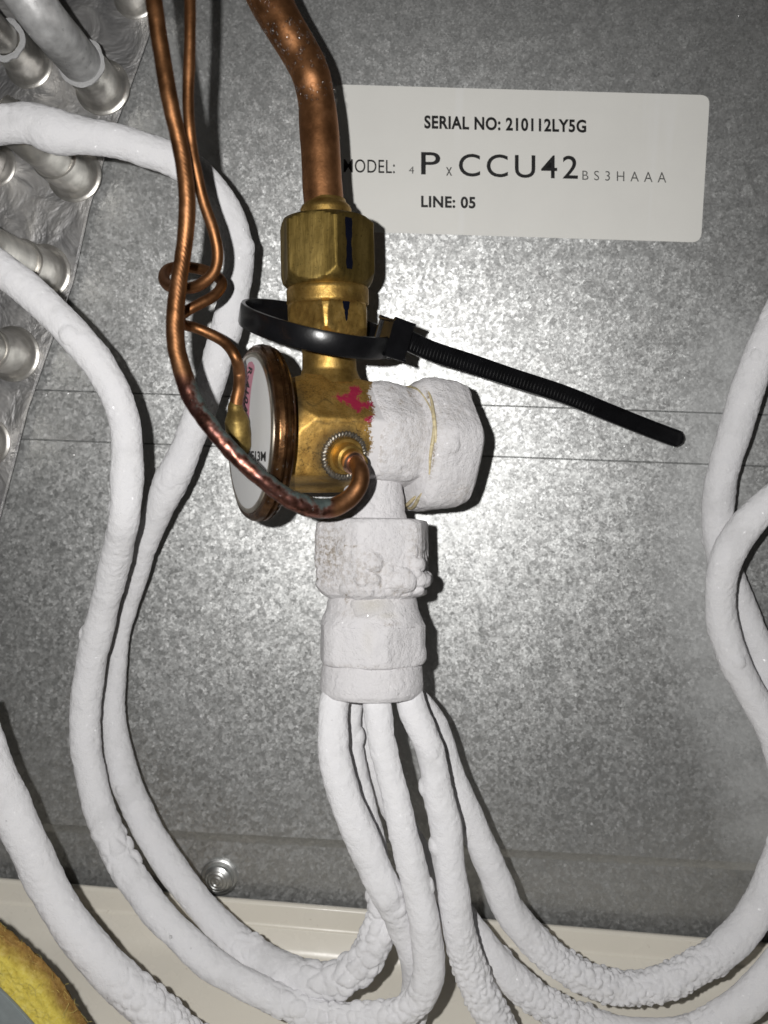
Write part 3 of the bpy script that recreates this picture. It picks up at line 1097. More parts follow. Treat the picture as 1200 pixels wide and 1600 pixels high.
# ================================================================== the expansion valve
HV = 40
valve_c = at(556, 690, HV)
ev = thing('expansion_valve', valve_c, 'brass thermostatic expansion valve, right half white with frost, in the middle', 'valve')
YV = math.radians(24)
E1 = Vector((-math.cos(YV), -math.sin(YV), 0.0))
E2 = Vector((math.sin(YV), -math.cos(YV), 0))
E3 = Vector((0, 0, 1))


def s_at(px, y=690):
    """millimetres along the valve's long axis (towards the power head) that show at this pixel column"""
    lo, hi = -80.0, 80.0
    for _ in range(50):
        mid = (lo + hi) / 2
        x = proj(np.array([valve_c + E1 * mid * MM]))[0, 0]
        if x > px:
            lo = mid
        else:
            hi = mid
    return lo


SPY = mm_per_px(at(512, 450, HV)) / MM      # millimetres per pixel at the inlet
# inlet stack, top to bottom
it0, it1 = at(509, 318, 41), at(515, 592, 40)
AX = (it1 - it0).normalized()


def sy(y):
    return (y - 318) / (592 - 318) * (it1 - it0).length / MM


TOCAM = Vector((0.05, -1, 0))
k = SPY
lathe('flare_collar', it0, AX, TOCAM, [(sy(313), 30.5 * k, None), (sy(318), 32 * k, None), (sy(323), 37 * k, None), (sy(328), 39.5 * k, None), (sy(352), 39.5 * k, None)], BRASS, ev, nseg=72, ds=0.0004)
nut_prof = [(sy(343.5), 60 * k, 63 * k), (sy(345), 67 * k, 66 * k), (sy(354), 67 * k, 76 * k), (sy(430), 67 * k, 76.5 * k), (sy(442), 67 * k, 70 * k), (sy(449), 66 * k, 63 * k), (sy(452), 58 * k, 58 * k)]
lathe('flare_nut', it0, AX, TOCAM, nut_prof, BRASS_NUT, ev, HEX(16), 220, 420, 0.0004, sharp=28,
      disp=lambda V, S, PH, R: 0.00006 * fbm(V, 0.004, 2))
hx = [(sy(449), 62 * k, None), (sy(454), 64 * k, None), (sy(474), 64 * k, None), (sy(477), 62 * k, None)]
lathe('shoulder_ring', it0, AX, TOCAM, hx, BRASS, ev, nseg=96, ds=0.0004, disp=lambda V, S, PH, R: 0.00006 * fbm(V, 0.003, 2))
lathe('hex_fitting', it0, AX, TOCAM, [(sy(472), 58 * k, 60 * k), (sy(480), 60 * k, 66 * k), (sy(486), 60 * k, 67 * k), (sy(517), 60 * k, 68 * k), (sy(528), 59 * k, 58 * k), (sy(534), 46 * k, 46 * k)],
      BRASS, ev, HEX(30), 150, 320, 0.0004, sharp=28, disp=lambda V, S, PH, R: 0.00008 * fbm(V, 0.003, 12))
lathe('inlet_neck', it0, AX, TOCAM, [(sy(525), 44 * k, None), (sy(556), 42 * k, None), (sy(578), 42.5 * k, None), (sy(588), 46 * k, None), (sy(600), 52 * k, None)], BRASS, ev, nseg=96, ds=0.0004,
      disp=lambda V, S, PH, R: 0.00008 * fbm(V, 0.003, 14))


def paint_strip(y0, y1, ap, lim, fac, p_, ph0, ph1, taper):
    prof_ = [(sy(y0 + (y1 - y0) * t), ap * k, lim * k) for t in np.linspace(0, 1, 30)]
    o = lathe('ink_mark', it0, AX, TOCAM, prof_, MARKER, ev, fac, p_, 14, 0.0004, phi=(ph0, ph1), off=0.1, sharp=None)
    me = o.data
    org = np.array(origin_of(ev)) - np.array(it0)
    n = len(me.vertices)
    co_ = np.array([v.co[:] for v in me.vertices])
    rows = n // 14
    g = co_.reshape(rows, 14, 3)
    for r_ in range(rows):
        t = r_ / (rows - 1)
        wv = (1 - taper * t ** 1.5) * (1 + 0.16 * math.sin(t * 9) + 0.1 * math.sin(t * 23))
        c_ = g[r_].mean(0)
        g[r_] = c_ + (g[r_] - c_) * wv
    for v, q in zip(me.vertices, g.reshape(-1, 3)):
        v.co = q


paint_strip(355, 431, 67, 76.4, HEX(16), 90, -37, -27, 0.15)
paint_strip(478, 508, 60, 67, HEX(30), 70, -35, -25, 0.85)

# body
FAC = [(-13, 13.6), (47, 14.0), (107, 14.4), (167, 14.0), (227, 13.0), (287, 11.6)]
sB0, sB1 = s_at(436), s_at(566)


def q_poly(polys, soft=5):
    """1 inside polygons given in photograph pixels of the finished object, soft edge; evaluated on the front of the piece"""
    def f(V, S, PH):
        q = proj(V)
        m = np.zeros(len(q))
        for poly in polys:
            P_ = np.array(poly, float)
            d = np.full(len(q), 1e9)
            ins_ = np.zeros(len(q), bool)
            for a, b in zip(P_, np.roll(P_, -1, 0)):
                ab = b - a
                t = np.clip(((q - a) @ ab) / (ab @ ab), 0, 1)
                d = np.minimum(d, np.linalg.norm(q - a - t[:, None] * ab, axis=1))
                cond = ((a[1] > q[:, 1]) != (b[1] > q[:, 1]))
                xi = a[0] + (q[:, 1] - a[1]) * (b[0] - a[0]) / (b[1] - a[1] + 1e-9)
                ins_ ^= cond & (q[:, 0] < xi)
            sd = np.where(ins_, d, -d)
            m = np.maximum(m, np.clip(0.5 + sd / (2 * soft), 0, 1))
        front = ((V - CAMn) * 0 + 1)[:, 0]
        return m * front
    return f


RED = [[(521, 619), (530, 616), (541, 618), (546, 613), (547, 605), (553, 603), (562, 605), (565, 612), (558, 619), (562, 627), (574, 628), (590, 628), (590, 635), (575, 638), (565, 638), (563, 646), (555, 642), (545, 632), (534, 628)],
       [(571, 653), (577, 650), (590, 650), (589, 659), (578, 661), (571, 658)]]
redf = q_poly(RED, 7)


def paint_attr(V, S, PH):
    g = np.degrees(PH)
    return redf(V, S, PH) * ((g < 120) | (g > 320))


def frost_attr(V, S, PH):
    q = proj(V)
    edge = 586 - 14 * np.exp(-((q[:, 1] - 735) / 32) ** 2) + 4 * np.sin(q[:, 1] * 0.11)
    return sstep(-20, 10, q[:, 0] - edge)


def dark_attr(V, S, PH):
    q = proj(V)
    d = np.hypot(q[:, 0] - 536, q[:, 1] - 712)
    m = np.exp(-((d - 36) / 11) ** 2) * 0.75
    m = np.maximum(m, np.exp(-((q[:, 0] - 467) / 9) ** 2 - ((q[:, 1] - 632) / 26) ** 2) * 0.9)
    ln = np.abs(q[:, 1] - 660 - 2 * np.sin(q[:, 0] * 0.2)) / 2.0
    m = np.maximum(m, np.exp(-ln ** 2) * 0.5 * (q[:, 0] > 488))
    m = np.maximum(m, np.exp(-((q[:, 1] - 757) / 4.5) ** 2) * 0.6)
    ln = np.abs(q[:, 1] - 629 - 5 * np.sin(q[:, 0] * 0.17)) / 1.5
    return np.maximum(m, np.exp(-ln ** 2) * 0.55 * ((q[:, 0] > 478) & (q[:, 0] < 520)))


body_prof = [(sB1 - 3, 0.94, None), (sB1 + 4, 0.985, None), (sB0 - 4.6, 1.0, 15.6), (sB0 - 1.6, 0.99, 14.4), (sB0 + 0.3, 0.97, 13.2), (sB0 + 0.8, 0.80, None), (sB0 + 2.5, 0.7, None)]
body_prof = [(a, b, c) for a, b, c in body_prof]
lathe('valve_body', valve_c, E1, E2, body_prof, BRASS_BODY, ev, FAC, 50, 260, 0.0003, sharp=30,
      disp=lambda V, S, PH, R: 0.00016 * fbm(V, 0.005, 22, 4), attrs={'paint': paint_attr, 'frost': frost_attr, 'dark': dark_attr})

# frosted half of the body
sC0, sC1 = s_at(636), s_at(719)


def spot_attr(lst):
    def f(V, S, PH):
        q = proj(V)
        m = np.zeros(len(V))
        for x, y, rx, ry, ang, am in lst:
            c_, s_ = math.cos(math.radians(ang)), math.sin(math.radians(ang))
            dx, dy = q[:, 0] - x, q[:, 1] - y
            u, v = dx * c_ + dy * s_, -dx * s_ + dy * c_
            m = np.maximum(m, am * np.exp(-(u / rx) ** 2 - (v / ry) ** 2))
        return m
    return f


DIRT_BODY = spot_attr([(612, 608, 10, 5, 20, 0.8), (642, 615, 4, 10, -30, 1), (626, 628, 4, 4, 0, 1), (610, 692, 12, 4, -30, 0.5), (655, 632, 8, 4, 30, .8), (600, 720, 8, 30, 10, 0.25), (640, 690, 16, 3, 40, .35),
                       (681, 660, 3, 34, -5, 1), (677, 715, 3, 34, 10, 1), (672, 625, 3, 22, -25, 1), (590, 690, 12, 70, 0, 0.5), (640, 680, 60, 90, 0, 0.22), (700, 640, 40, 40, 0, 0.25), (720, 770, 30, 20, 0, .35)])
NOWET = lambda V, S, PH: np.zeros(len(V))


def fdisp(seed, a=1.0, pop=(), blobs=()):
    base = frost_disp(pop, a, seed, 0.8, blobs)
    return lambda V, S, PH, R: base(V, S, PH, R) + 0.00022 * a * fbm(V, 0.012, seed + 3, 2)


lathe('frosted_body', valve_c, E1, E2, [(sC0 - 1, 0.93, None), (sC0 + 1.5, 0.955, None), (sC0 + 3, 0.985, None), (s_at(598), 1.03, None), (s_at(588), 1.04, None), (s_at(578), 1.025, None), (s_at(569), 1.00, None), (s_at(560), 0.93, None)],
      FROST_V, ev, FAC, 9, 220, 0.0003, sharp=None, disp=fdisp(61, 0.8), attrs={'dirt': DIRT_BODY, 'wet': NOWET})
# frosted cap nut
CF = [(-20 + 60 * i, 1.0) for i in range(6)]
CFo = valve_c + E3 * -0.0003
ra = 15.6
lathe('frosted_cap_nut', CFo, E1, E2, [(sC1 + 0.6, ra * .60, None), (sC1 + 0.9, ra * 0.90, None), (sC1 + 2.2, ra * 1.0, None), (sC1 + 4.5, ra * 1.045, None), (s_at(664), ra * 1.07, None), (s_at(649), ra * 1.05, None), (s_at(642), ra * 1.0, None), (s_at(638), ra * 0.96, None), (s_at(634), ra * 0.86, None)],
      FROST_V, ev, CF, 12, 220, 0.0003, sharp=None, disp=fdisp(67, 0.9), attrs={'dirt': DIRT_BODY, 'wet': NOWET})
for j, (sx, rr_) in enumerate(((641, 15.7), (638, 15.2))):
    cc = CFo + E1 * s_at(sx) * MM
    pts = []
    for a in np.linspace(0, 2 * math.pi, 60):
        R_ = rr_ * (1 + 0.03 * math.sin(3 * a + j) + 0.02 * math.sin(7 * a))
        q = cc + (E2 * math.cos(a) + E3 * math.sin(a)) * R_ * MM + E1 * 0.5 * MM * math.sin(5 * a + 2 * j)
        pts.append((*q, 0.00034 + 0.00016 * math.sin(4 * a + j)))
    tube('joint_ridge', pts, mat_simple('stained_ice', (0.62, 0.53, 0.33), 0.5, var=0.3, scale=800), ev, 0.0004, 10, raw=True)

# charging-port fitting on the front facet and where the equaliser line enters
pc_ = at(537, 711, 54.6)
PAX = (E2 * math.cos(math.radians(10)) - E3 * math.sin(math.radians(13)) + Vector((0.10, 0, 0))).normalized()
lathe('port_fitting', pc_, PAX, E3, [(-3, 5.2, None), (0.5, 5.2, None), (0.6, 4.5, None), (1.4, 4.4, None), (1.7, 4.2, None), (1.7, 3.5, None), (4.2, 3.2, None), (4.6, 2.7, None), (7.5, 2.4, None), (8.6, 2.3, None)], BRASS, ev, nseg=64, ds=0.0002, sharp=30)
# knurled solder ring round the port
kn = lathe('knurled_ring', pc_, PAX, E3, [(-1.5, 5.9, None), (0.4, 5.85, None), (0.9, 5.6, None), (1.1, 5.1, None), (0.9, 4.6, None), (0.4, 4.4, None)], mat_simple('dark_solder', (0.20, 0.18, 0.15), 0.45, 0.8, 0.4, 900, 0.4), ev, nseg=160, ds=0.0001, sharp=None,
           disp=lambda V, S, PH, R: 0.00014 * np.sign(np.sin(PH * 40)))

# outlet neck, frosted nut, distributor
o0, o1 = at(584, 752, 40), at(581, 1092, 46)
AO = (o1 - o0).normalized()
ko = mm_per_px(at(580, 920, 43)) / MM


def so(y):
    return (y - 752) / (1092 - 752) * (o1 - o0).length / MM


DIRT_NUT = spot_attr([(545, 853, 14, 2.5, 5, 1), (510, 870, 4, 9, -10, 1), (497, 905, 5, 5, 0, 1), (535, 870, 3, 4, 0, .9), (512, 868, 30, 50, 0, .75), (560, 895, 60, 35, 0, .38), (650, 850, 20, 40, 0, .3), (585, 893, 14, 2.5, 5, .8), (580, 866, 16, 2, 0, .6), (542, 930, 4, 14, 0, 1),
                      (490, 828, 12, 12, 0, .7), (520, 832, 26, 6, -25, .5), (595, 915, 4, 10, 0, .6), (640, 885, 3, 20, 0, .4), (625, 925, 14, 10, 0, .55), (560, 1042, 60, 2.5, 2, .35), (610, 975, 12, 3, 0, .5), (550, 958, 24, 6, 0, .35)])
WET_NUT = spot_attr([(580, 945, 26, 14, 0, 1), (575, 1000, 8, 20, 0, .35), (605, 962, 16, 6, 0, .8)])
lathe('frosted_outlet_neck', o0, AO, TOCAM, [(so(748), 44 * ko, None), (so(770), 46 * ko, None), (so(800), 49 * ko, None), (so(812), 54 * ko, None), (so(820), 55 * ko, None)], FROST_V, ev, nseg=160, ds=0.0003, sharp=None, disp=fdisp(71), attrs={'dirt': spot_attr([]), 'wet': NOWET})
POP = [(655, 890, 26, 0.7, 3.0), (600, 925, 40, 0.45, 2.4), (512, 880, 40, 0.22, 1.3), (560, 850, 40, 0.10, 1.6)]
BLOBS = [(628, 908, 21, 2.3), (584, 879, 15, 1.2), (587, 904, 8, 1.1), (566, 905, 12, 0.7), (652, 882, 12, 1.3), (660, 905, 13, 1.9), (643, 862, 10, 0.7), (655, 926, 9, 1.5), (540, 921, 10, 0.6), (505, 915, 12, 0.5), (607, 893, 9, 0.7), (648, 898, 8, 1.7)]
fn_prof = [(so(812), 70 * ko, 74 * ko), (so(814), 80 * ko, 85 * ko), (so(820), 82 * ko, 91 * ko), (so(880), 82 * ko, 92 * ko), (so(914), 81 * ko, 90 * ko), (so(928), 75 * ko, 80 * ko), (so(936), 62 * ko, 66 * ko)]
lathe('frosted_flare_nut', o0, AO, TOCAM, fn_prof, FROST_V, ev, HEX(-19), 26, 260, 0.0003, sharp=None, disp=fdisp(73, 0.9, POP, BLOBS), attrs={'dirt': DIRT_NUT, 'wet': NOWET})

dsb = thing('distributor', at(580, 1010, 45), 'white frosted distributor with hex collar below the frosted nut, feeding the bunch of tubes', 'distributor')
lathe('icy_neck', o0, AO, TOCAM, [(so(925), 64 * ko, None), (so(940), 69 * ko, None), (so(952), 71 * ko, None), (so(966), 77 * ko, None), (so(976), 80 * ko, None)], FROST_V, dsb, nseg=200, ds=0.0003, sharp=None, disp=fdisp(75, .6), attrs={'dirt': DIRT_NUT, 'wet': WET_NUT})
lathe('hex_collar', o0, AO, TOCAM, [(so(960), 66 * ko, 70 * ko), (so(968), 75 * ko, 78 * ko), (so(976), 78 * ko, 84 * ko), (so(1026), 78 * ko, 84.5 * ko), (so(1034), 77 * ko, 81 * ko), (so(1038), 70 * ko, 74 * ko)], FROST_V, dsb, HEX(-38), 24, 240, 0.0003, sharp=None,
      disp=fdisp(79, 0.4), attrs={'dirt': DIRT_NUT, 'wet': WET_NUT})
lathe('base_ring', o0, AO, TOCAM, [(so(1034), 74 * ko, None), (so(1040), 78 * ko, None), (so(1066), 80.5 * ko, None), (so(1078), 79.5 * ko, None), (so(1085), 74 * ko, None), (so(1087), 55 * ko, None), (so(1088), 30 * ko, None)], FROST_V, dsb, nseg=240, ds=0.0003, sharp=None,
      disp=fdisp(83, 0.4), attrs={'dirt': DIRT_NUT, 'wet': NOWET})

lathe('ice_glaze', o0, AO, TOCAM, [(so(y_), (66.5 + (y_ - 925) * 0.21) * ko, None) for y_ in (930, 936, 942, 948, 954, 960, 968)], WATER, dsb, nseg=50, ds=0.0002, phi=(-34, 32), off=0.22, sharp=None,
      disp=lambda V, S, PH, R: 0.00034 * fbm(V, 0.0030, 101, 2) - 0.0010 * np.abs((PH + 0.02) / 0.58) ** 4 - 0.0010 * np.abs((S / MM - so(948)) / (so(968) - so(948))) ** 4)

# power head: laminated rim, domed face with its label, brass solder cup
hs = s_at(390)
YH = math.radians(27.5)
H1 = Vector((-math.cos(YH), -math.sin(YH), 0.0))
H2 = Vector((math.sin(YH), -math.cos(YH), 0))
PHC = valve_c + E1 * hs * MM + E3 * 0.0009       # centre of the rim's face side
rimr = 21.0
lathe('power_head_rim', PHC, H1, H2, [(-hs + sB0 - 1, 8.0, None), (-5.6, 9.5, None), (-5.0, 15.5, None), (-4.8, rimr * .955, None), (-4.2, rimr * .985, None), (-4.0, rimr * .95, None), (-3.6, rimr * .95, None), (-3.4, rimr, None), (-2.7, rimr * 1.005, None), (-2.5, rimr * .97, None),
                                   (-2.1, rimr * .97, None), (-1.9, rimr * 1.01, None), (-0.8, rimr, None), (-0.2, rimr * .975, None), (0.0, rimr * .94, None), (-0.1, rimr * .9, None)], BRONZE, ev, nseg=160, ds=0.0002, sharp=30,
      disp=lambda V, S, PH, R: 0.00012 * fbm(V, 0.004, 41))
RF = rimr * 0.90
lathe('face_ring', PHC, H1, H2, [(-0.4, rimr * .92, None), (0.25, rimr * .915, None), (0.45, rimr * .885, None), (0.4, rimr * .86, None)], mat_simple('steel_ring', (0.55, 0.50, 0.42), 0.3, 1.0, 0.2), ev, nseg=140, ds=0.0002, sharp=30, caps=False)


def dome(r):
    return 0.3 + 0.35 * (1 - (r / RF) ** 2)


fprof = [(dome(r), r, None) for r in np.linspace(RF * 0.985, 0.4, 14)]
lathe('face_label', PHC, H1, H2, fprof, DISC_PAPER, ev, nseg=120, ds=0.0006, sharp=None)


def on_face(r, a, lift=0.06):
    a = math.radians(a)
    return PHC + H2 * (math.cos(a) * r * MM) + E3 * (math.sin(a) * r * MM) + H1 * ((dome(r) + lift) * MM)


V, F = [], []
na, nr = 30, 6


def face_xy(x, y, lift):
    return on_face(math.hypot(x, y) * RF, math.degrees(math.atan2(y, x)), lift)


BAND0, BAND1 = Vector((0.10, 0.89)), Vector((-0.08, 0.16))
BDIR = BAND1 - BAND0
BNRM = Vector((-BDIR.y, BDIR.x)).normalized()


def band_point(u, v, lift):
    bow = 0.07 * math.sin(math.pi * u)
    q = BAND0 + BDIR * u - BNRM * bow + BNRM * v
    return tuple(face_xy(q.x, q.y, lift))


for i in range(na):
    u = i / (na - 1)
    e = abs(2 * u - 1)
    half = 1.0 if e < 0.8 else math.sqrt(max(0.02, 1 - ((e - 0.8) / 0.2) ** 2))
    for j in range(nr):
        V.append(band_point(u, 0.17 * half * (2 * j / (nr - 1) - 1), 0.05))
for i in range(na - 1):
    for j in range(nr - 1):
        F.append((i * nr + j, i * nr + j + 1, (i + 1) * nr + j + 1, (i + 1) * nr + j))
obj('pink_band', V, F, PINK, ev, None)


def band_text(t, bold):
    uv, F_ = text_mesh(t, bold, 1.15)
    obj('face_lettering', [band_point(0.10 + 0.80 * u, -0.095 + 0.19 * v, 0.09) for u, v in uv], F_, INK, ev, None)


band_text('R-410A', 0.03)


def face_text_flat(s, x0, x1, y0, y1, bold):
    """x along H2, y along E3, in face radii"""
    uv, F_ = text_mesh(s, bold, 1.0)
    V_ = []
    for u, v in uv:
        x, y = (x0 + (x1 - x0) * u) * RF, (y0 + (y1 - y0) * v) * RF
        V_.append(tuple(on_face(math.hypot(x, y), math.degrees(math.atan2(y, x)), 0.09)))
    obj('face_lettering', V_, F_, INK, ev, None)


face_text_flat('ME13M', 0.0, 0.80, -0.34, -0.22, 0.03)
face_text_flat('07', 0.28, 0.62, -0.52, -0.40, 0.03)
# brass solder cup in the centre of the face, where the capillary ends
CUP = mat_brass('dull_brass', (0.34, 0.25, 0.085), (0.24, 0.165, 0.05), (0.14, 0.09, 0.025), (0.48, 0.6), metallic=0.85)
hcup = -PHC.y / MM + 6.0
cu0, cu1 = at(367, 628, hcup), at(377, 716, hcup - 1)
kc = mm_per_px(cu0) / MM
lc = (cu1 - cu0).length / MM
lathe('solder_cup', cu0, cu1 - cu0, TOCAM, [(0, 9 * kc, None), (lc * .07, 11 * kc, None), (lc * .16, 12 * kc, None), (lc * .26, 16 * kc, None), (lc * .36, 19.5 * kc, None), (lc * .6, 20 * kc, None), (lc * .8, 17 * kc, None), (lc * .93, 12 * kc, None), (lc, 4 * kc, None)],
      CUP, ev, nseg=72, ds=0.0003, disp=lambda V, S, PH, R: 0.00018 * fbm(V, 0.004, 44))
# droplets on the rim
it = []
for kx in range(46):
    a = math.radians(rng.uniform(-75, 95)); d = H2 * math.cos(a) + E3 * math.sin(a)
    it.append((PHC + H1 * float(rng.uniform(-4.2, -0.5)) * MM + d * (rimr + 0.05) * MM, d, float(rng.uniform(0.00014, 0.00034)), 0.6))
V, F = blob_mesh(it)
obj('water_droplets', V, F, WATER, ev, None, kind='stuff')

# ================================================================== equaliser line and capillary
EQ = [(234, -50, 84, 27), (243, 20, 84, 26), (252, 80, 83, 26), (266, 160, 82, 26), (282, 230, 80, 26), (291, 290, 79, 26), (292, 340, 78, 26), (287, 390, 77, 25),
      (279, 440, 77, 26), (274, 490, 77, 28), (275, 540, 77, 28), (285, 580, 77, 29), (302, 625, 78, 30), (330, 668, 80, 28), (365, 708, 80, 28), (405, 745, 79, 28),
      (450, 778, 76, 30), (490, 793, 73, 32), (520, 793, 71, 31), (547, 778, 69, 29), (562, 756, 68, 28), (563, 736, 66.5, 27), (556, 724, 63.5, 25), (549, 717, 60, 22)]


def patina(V, S, PH):
    q = proj(V)
    return sstep(575, 605, q[:, 1]) * sstep(528, 512, q[:, 0])


def teal(V, S, PH):
    # verdigris on the side that faces up and away
    q = proj(V)
    g = np.cos(PH + math.radians(95))
    return np.clip(patina(V, S, PH) * (0.15 + 0.68 * np.clip(g, -0.2, 1)), 0, 1) + 0.5 * np.exp(-((q[:, 0] - 503) / 7) ** 2) * (q[:, 1] > 700)


def spiral(V, S, PH, R):
    q = proj(V)
    m = sstep(150, 330, q[:, 1]) * sstep(600, 560, q[:, 1]) * (q[:, 0] < 330)
    return 0.000020 * m * (0.35 + 0.65 * sstep(-0.3, 0.5, vnoise(V, 0.012, 19))) * np.sin(S / 0.0010 * 2 * math.pi + 12 * PH) + 0.00009 * fbm(V, 0.005, 91) + 0.0001 * patina(V, S, PH) * fbm(V, 0.002, 93, 2)


eq = tube('equaliser_line', EQ, COPPER_P, None, 0.0002, 96, spiral, {'patina': patina, 'teal': teal})
eq['label'] = 'spiral scored copper line turning green-brown, hooking into the front of the brass valve'
eq['category'] = 'copper line'
nt = lathe('end_ferrule', at(553, 724, 62.5), PAX, E3, [(-1.2, 2.35, None), (-0.6, 2.6, None), (0.4, 2.6, None), (0.9, 2.2, None)], mat_simple('bright_copper', (0.80, 0.50, 0.38), 0.3, 1.0, 0.1), eq, nseg=40, ds=0.0002)
it = []
Pq, rq, sq, Rq, phq = sweep(path3(EQ), 0.0004, 40)
qp = proj(Pq)
for kx in range(60):
    i = int(rng.integers(0, len(Pq)))
    if not (600 < qp[i, 1] and qp[i, 0] < 500):
        continue
    a = rng.normal(0.25, 0.25)
    n0 = Rq[i, 0] * math.cos(a) + Rq[i, 10] * math.sin(a)
    it.append((Pq[i] + n0 * rq[i], n0, float(rng.uniform(0.00012, 0.0003)), 0.5))
V, F = blob_mesh(it)
obj('water_droplets', V, F, WATER, eq, None, kind='stuff')

CP = [(297, -50, 80, 18), (297, 20, 80, 18), (296, 90, 79, 18), (294, 150, 78, 18), (297, 210, 77, 18), (305, 260, 74, 18), (319, 318, 72, 18), (334, 362, 71, 18),
      (340, 395, 70, 18), (335, 424, 69, 18), (312, 445, 68, 18), (287, 451, 66, 18), (264, 447, 63, 18), (256, 434, 60, 18), (262, 421, 57, 17), (280, 417, 55, 17),
      (305, 419, 55, 17), (335, 429, 57, 17), (347, 443, 59, 17), (336, 461, 61, 17), (312, 475, 63, 17), (292, 486, 64, 17), (281, 497, 63, 17), (287, 507, 61, 17),
      (302, 511, 59, 17), (327, 521, 58, 17), (352, 536, 58, 17), (368, 558, 59, 18), (374, 585, hcup - 1, 19), (373, 608, hcup, 19), (369, 628, hcup, 20), (368, 645, hcup, 18)]
cpo = tube('capillary_tube', CP, COPPER_C, None, 0.0003, 32, lambda V, S, PH, R: 0.00004 * fbm(V, 0.004, 97))
cpo['label'] = 'thinnest copper capillary coiled in a small loop, ending at the round valve head'
cpo['category'] = 'copper line'

# ================================================================== black cable tie
ct = thing('cable_tie', at(490, 520, 45), 'black nylon cable tie looped loosely round the brass fitting, long tail pointing right', 'cable tie')
rc = at(494, 512, 44)
ru = at(611, 543, 42) - rc
ru2 = at(381, 495, 46) - rc
ru = (ru - ru2) / 2
rv = at(500, 533, 64) - rc
rv = rv - ru.normalized() * 0
rb = at(490, 494, 27) - rc


def band(path, wdir, width, thick, name, parent, closed=False, taper=None, attrs=None):
    """a flat strap swept along path; wdir(i) = direction of its width"""
    P = np.array(path)
    n = len(P)
    T = np.gradient(P, axis=0)
    if closed:
        T = np.roll(P, -1, 0) - np.roll(P, 1, 0)
    T /= np.linalg.norm(T, axis=1)[:, None]
    V, m = [], 8
    c = 0.18
    sec = [(-0.5 + c * .6, -0.5), (0.5 - c * .6, -0.5), (0.5, -0.5 + c), (0.5, 0.5 - c), (0.5 - c * .6, 0.5), (-0.5 + c * .6, 0.5), (-0.5, 0.5 - c), (-0.5, -0.5 + c)]
    for i in range(n):
        W = np.array(wdir(i)); W = W - T[i] * (W @ T[i]); W /= np.linalg.norm(W)
        N = np.cross(T[i], W)
        f_ = taper(i / (n - 1)) if taper else 1
        for a, b in sec:
            V.append(P[i] + W * a * width * f_ + N * b * thick)
    F = grid_faces(n, m)
    if closed:
        a = (n - 1) * m
        F += [(a + j, a + (j + 1) % m, (j + 1) % m, j) for j in range(m)]
    else:
        F += [tuple(reversed(range(m))), tuple((n - 1) * m + j for j in range(m))]
    return obj(name, V, F, BLACK, parent, 50)


NB = 160
loop = []
for i in range(NB):
    a = 2 * math.pi * i / NB
    v = rv if math.sin(a) > 0 else rb * -1
    loop.append(tuple(rc + ru * math.cos(a) + (rv * max(0, math.sin(a)) + rb * max(0, -math.sin(a)))))
nr_ = ru.cross(rv).normalized()
if nr_.z < 0:
    nr_ = -nr_
bandn = lambda i: tuple(nr_)
band(loop, bandn, 0.0051, 0.0013, 'strap_loop', ct, True)
TAIL = [(606, 520, 50), (630, 529, 48), (670, 547, 42), (735, 568, 34), (800, 590, 27), (880, 616, 20), (940, 640, 15), (1000, 664, 11), (1045, 681, 8), (1066, 688, 7)]
tp = catmull([tuple(at(*q)) for q in TAIL], 20)
tdir = Vector(tp[60] - tp[30]).normalized()
wup = Vector((0.25, -0.05, 1))
band(tp, lambda i: tuple(wup), 0.0049, 0.0013, 'tail', ct, False, lambda t: 1.0 if t < 0.93 else math.sqrt(max(0.05, 1 - ((t - 0.93) / 0.075) ** 2)))
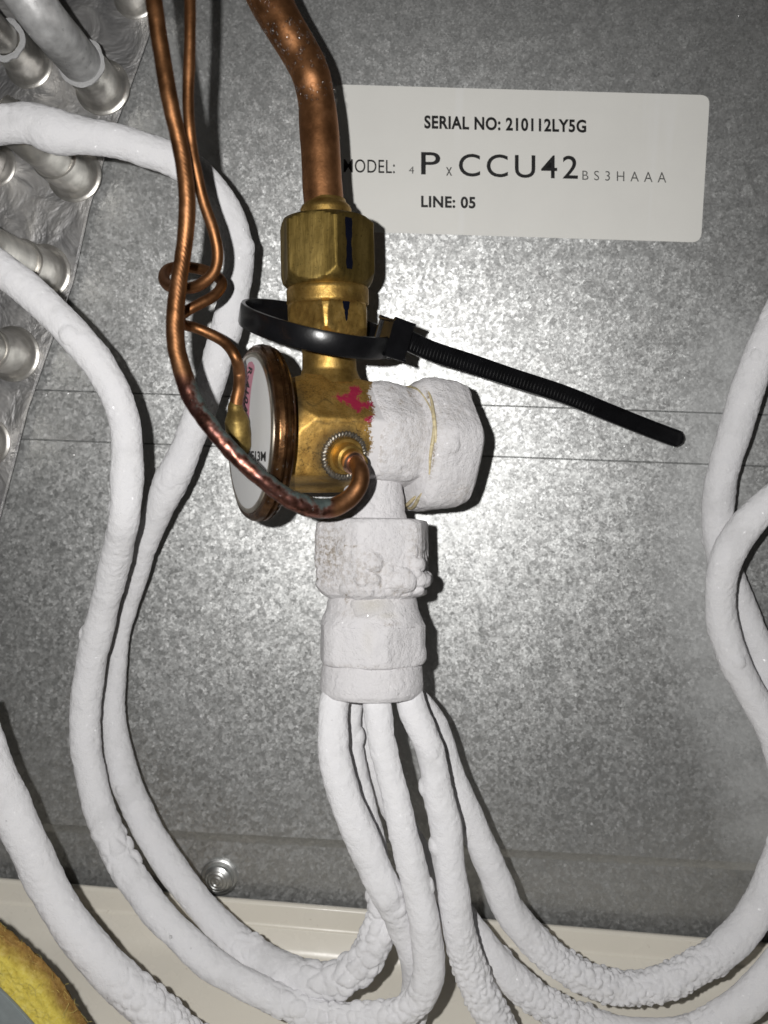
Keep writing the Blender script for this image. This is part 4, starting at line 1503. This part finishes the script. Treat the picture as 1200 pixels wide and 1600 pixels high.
# raised border and teeth of the tail
V, F = [], []
Lt = np.concatenate([[0], np.cumsum(np.linalg.norm(np.diff(tp, axis=0), axis=1))])
for s in np.arange(0.006, Lt[-1] * 0.70, 0.0011):
    c = np.array([np.interp(s, Lt, tp[:, kk]) for kk in range(3)])
    c2 = np.array([np.interp(s + 0.0005, Lt, tp[:, kk]) for kk in range(3)])
    T = Vector(c2 - c).normalized()
    W = (wup - T * wup.dot(T)).normalized()
    N = T.cross(W)
    if N.y > 0:
        N = -N
    v_, f_ = box_mesh(Vector(c) + N * 0.00072, T, W, N, 0.00055, 0.0036, 0.00040, 0.00008)
    i0 = len(V)
    V += v_
    F += [tuple(i + i0 for i in q) for q in f_]
obj('ratchet_teeth', V, F, BLACK, ct, 40, kind='stuff')
for sgn in (-1, 1):
    rail = []
    for i in range(20, len(tp) - 8):
        T = Vector(tp[i + 1] - tp[i]).normalized()
        W = (wup - T * wup.dot(T)).normalized()
        N = T.cross(W)
        if N.y > 0:
            N = -N
        rail.append(tuple(Vector(tp[i]) + W * sgn * 0.00212 + N * 0.0007))
    band(rail, lambda i: tuple(wup), 0.0005, 0.0007, 'edge_rail', ct)
hc = at(613, 529, 49)
T = tdir
W = (wup - T * wup.dot(T)).normalized()
N = T.cross(W)
V, F = box_mesh(hc, T, W, N, 0.0048, 0.0082, 0.0062, 0.0006)
hd_ = obj('head', V, F, BLACK, ct, 40)
V, F = box_mesh(hc + T * 0.0026 - N * 0.0004 * (1 if N.y < 0 else -1), T, W, N, 0.0016, 0.0066, 0.0034, 0.0004)
obj('head_mouth', V, F, BLACK, hd_, 40)

# ================================================================== drops of water on panel and pan
it = []
for x, y, r in ((1052, 553, 5), (1046, 549, 4), (1072, 590, 5), (1075, 699, 6), (1054, 699, 5), (978, 697, 6), (68, 617, 6), (103, 614, 7), (112, 711, 7), (50, 700, 3), (27, 642, 4), (740, 951, 5),
                (1158, 20, 9), (930, 870, 3), (850, 980, 3), (1090, 420, 4), (30, 1180, 4)):
    p = at(x, y, 0)
    it.append((p, FRONT, r * mm_per_px(p), 0.4))
V, F = blob_mesh(it)
wd = obj('water_droplets', V, F, WATER, None, None, kind='stuff')
wd['label'] = 'scattered clear water droplets clinging to the grey panel'
wd['category'] = 'water'
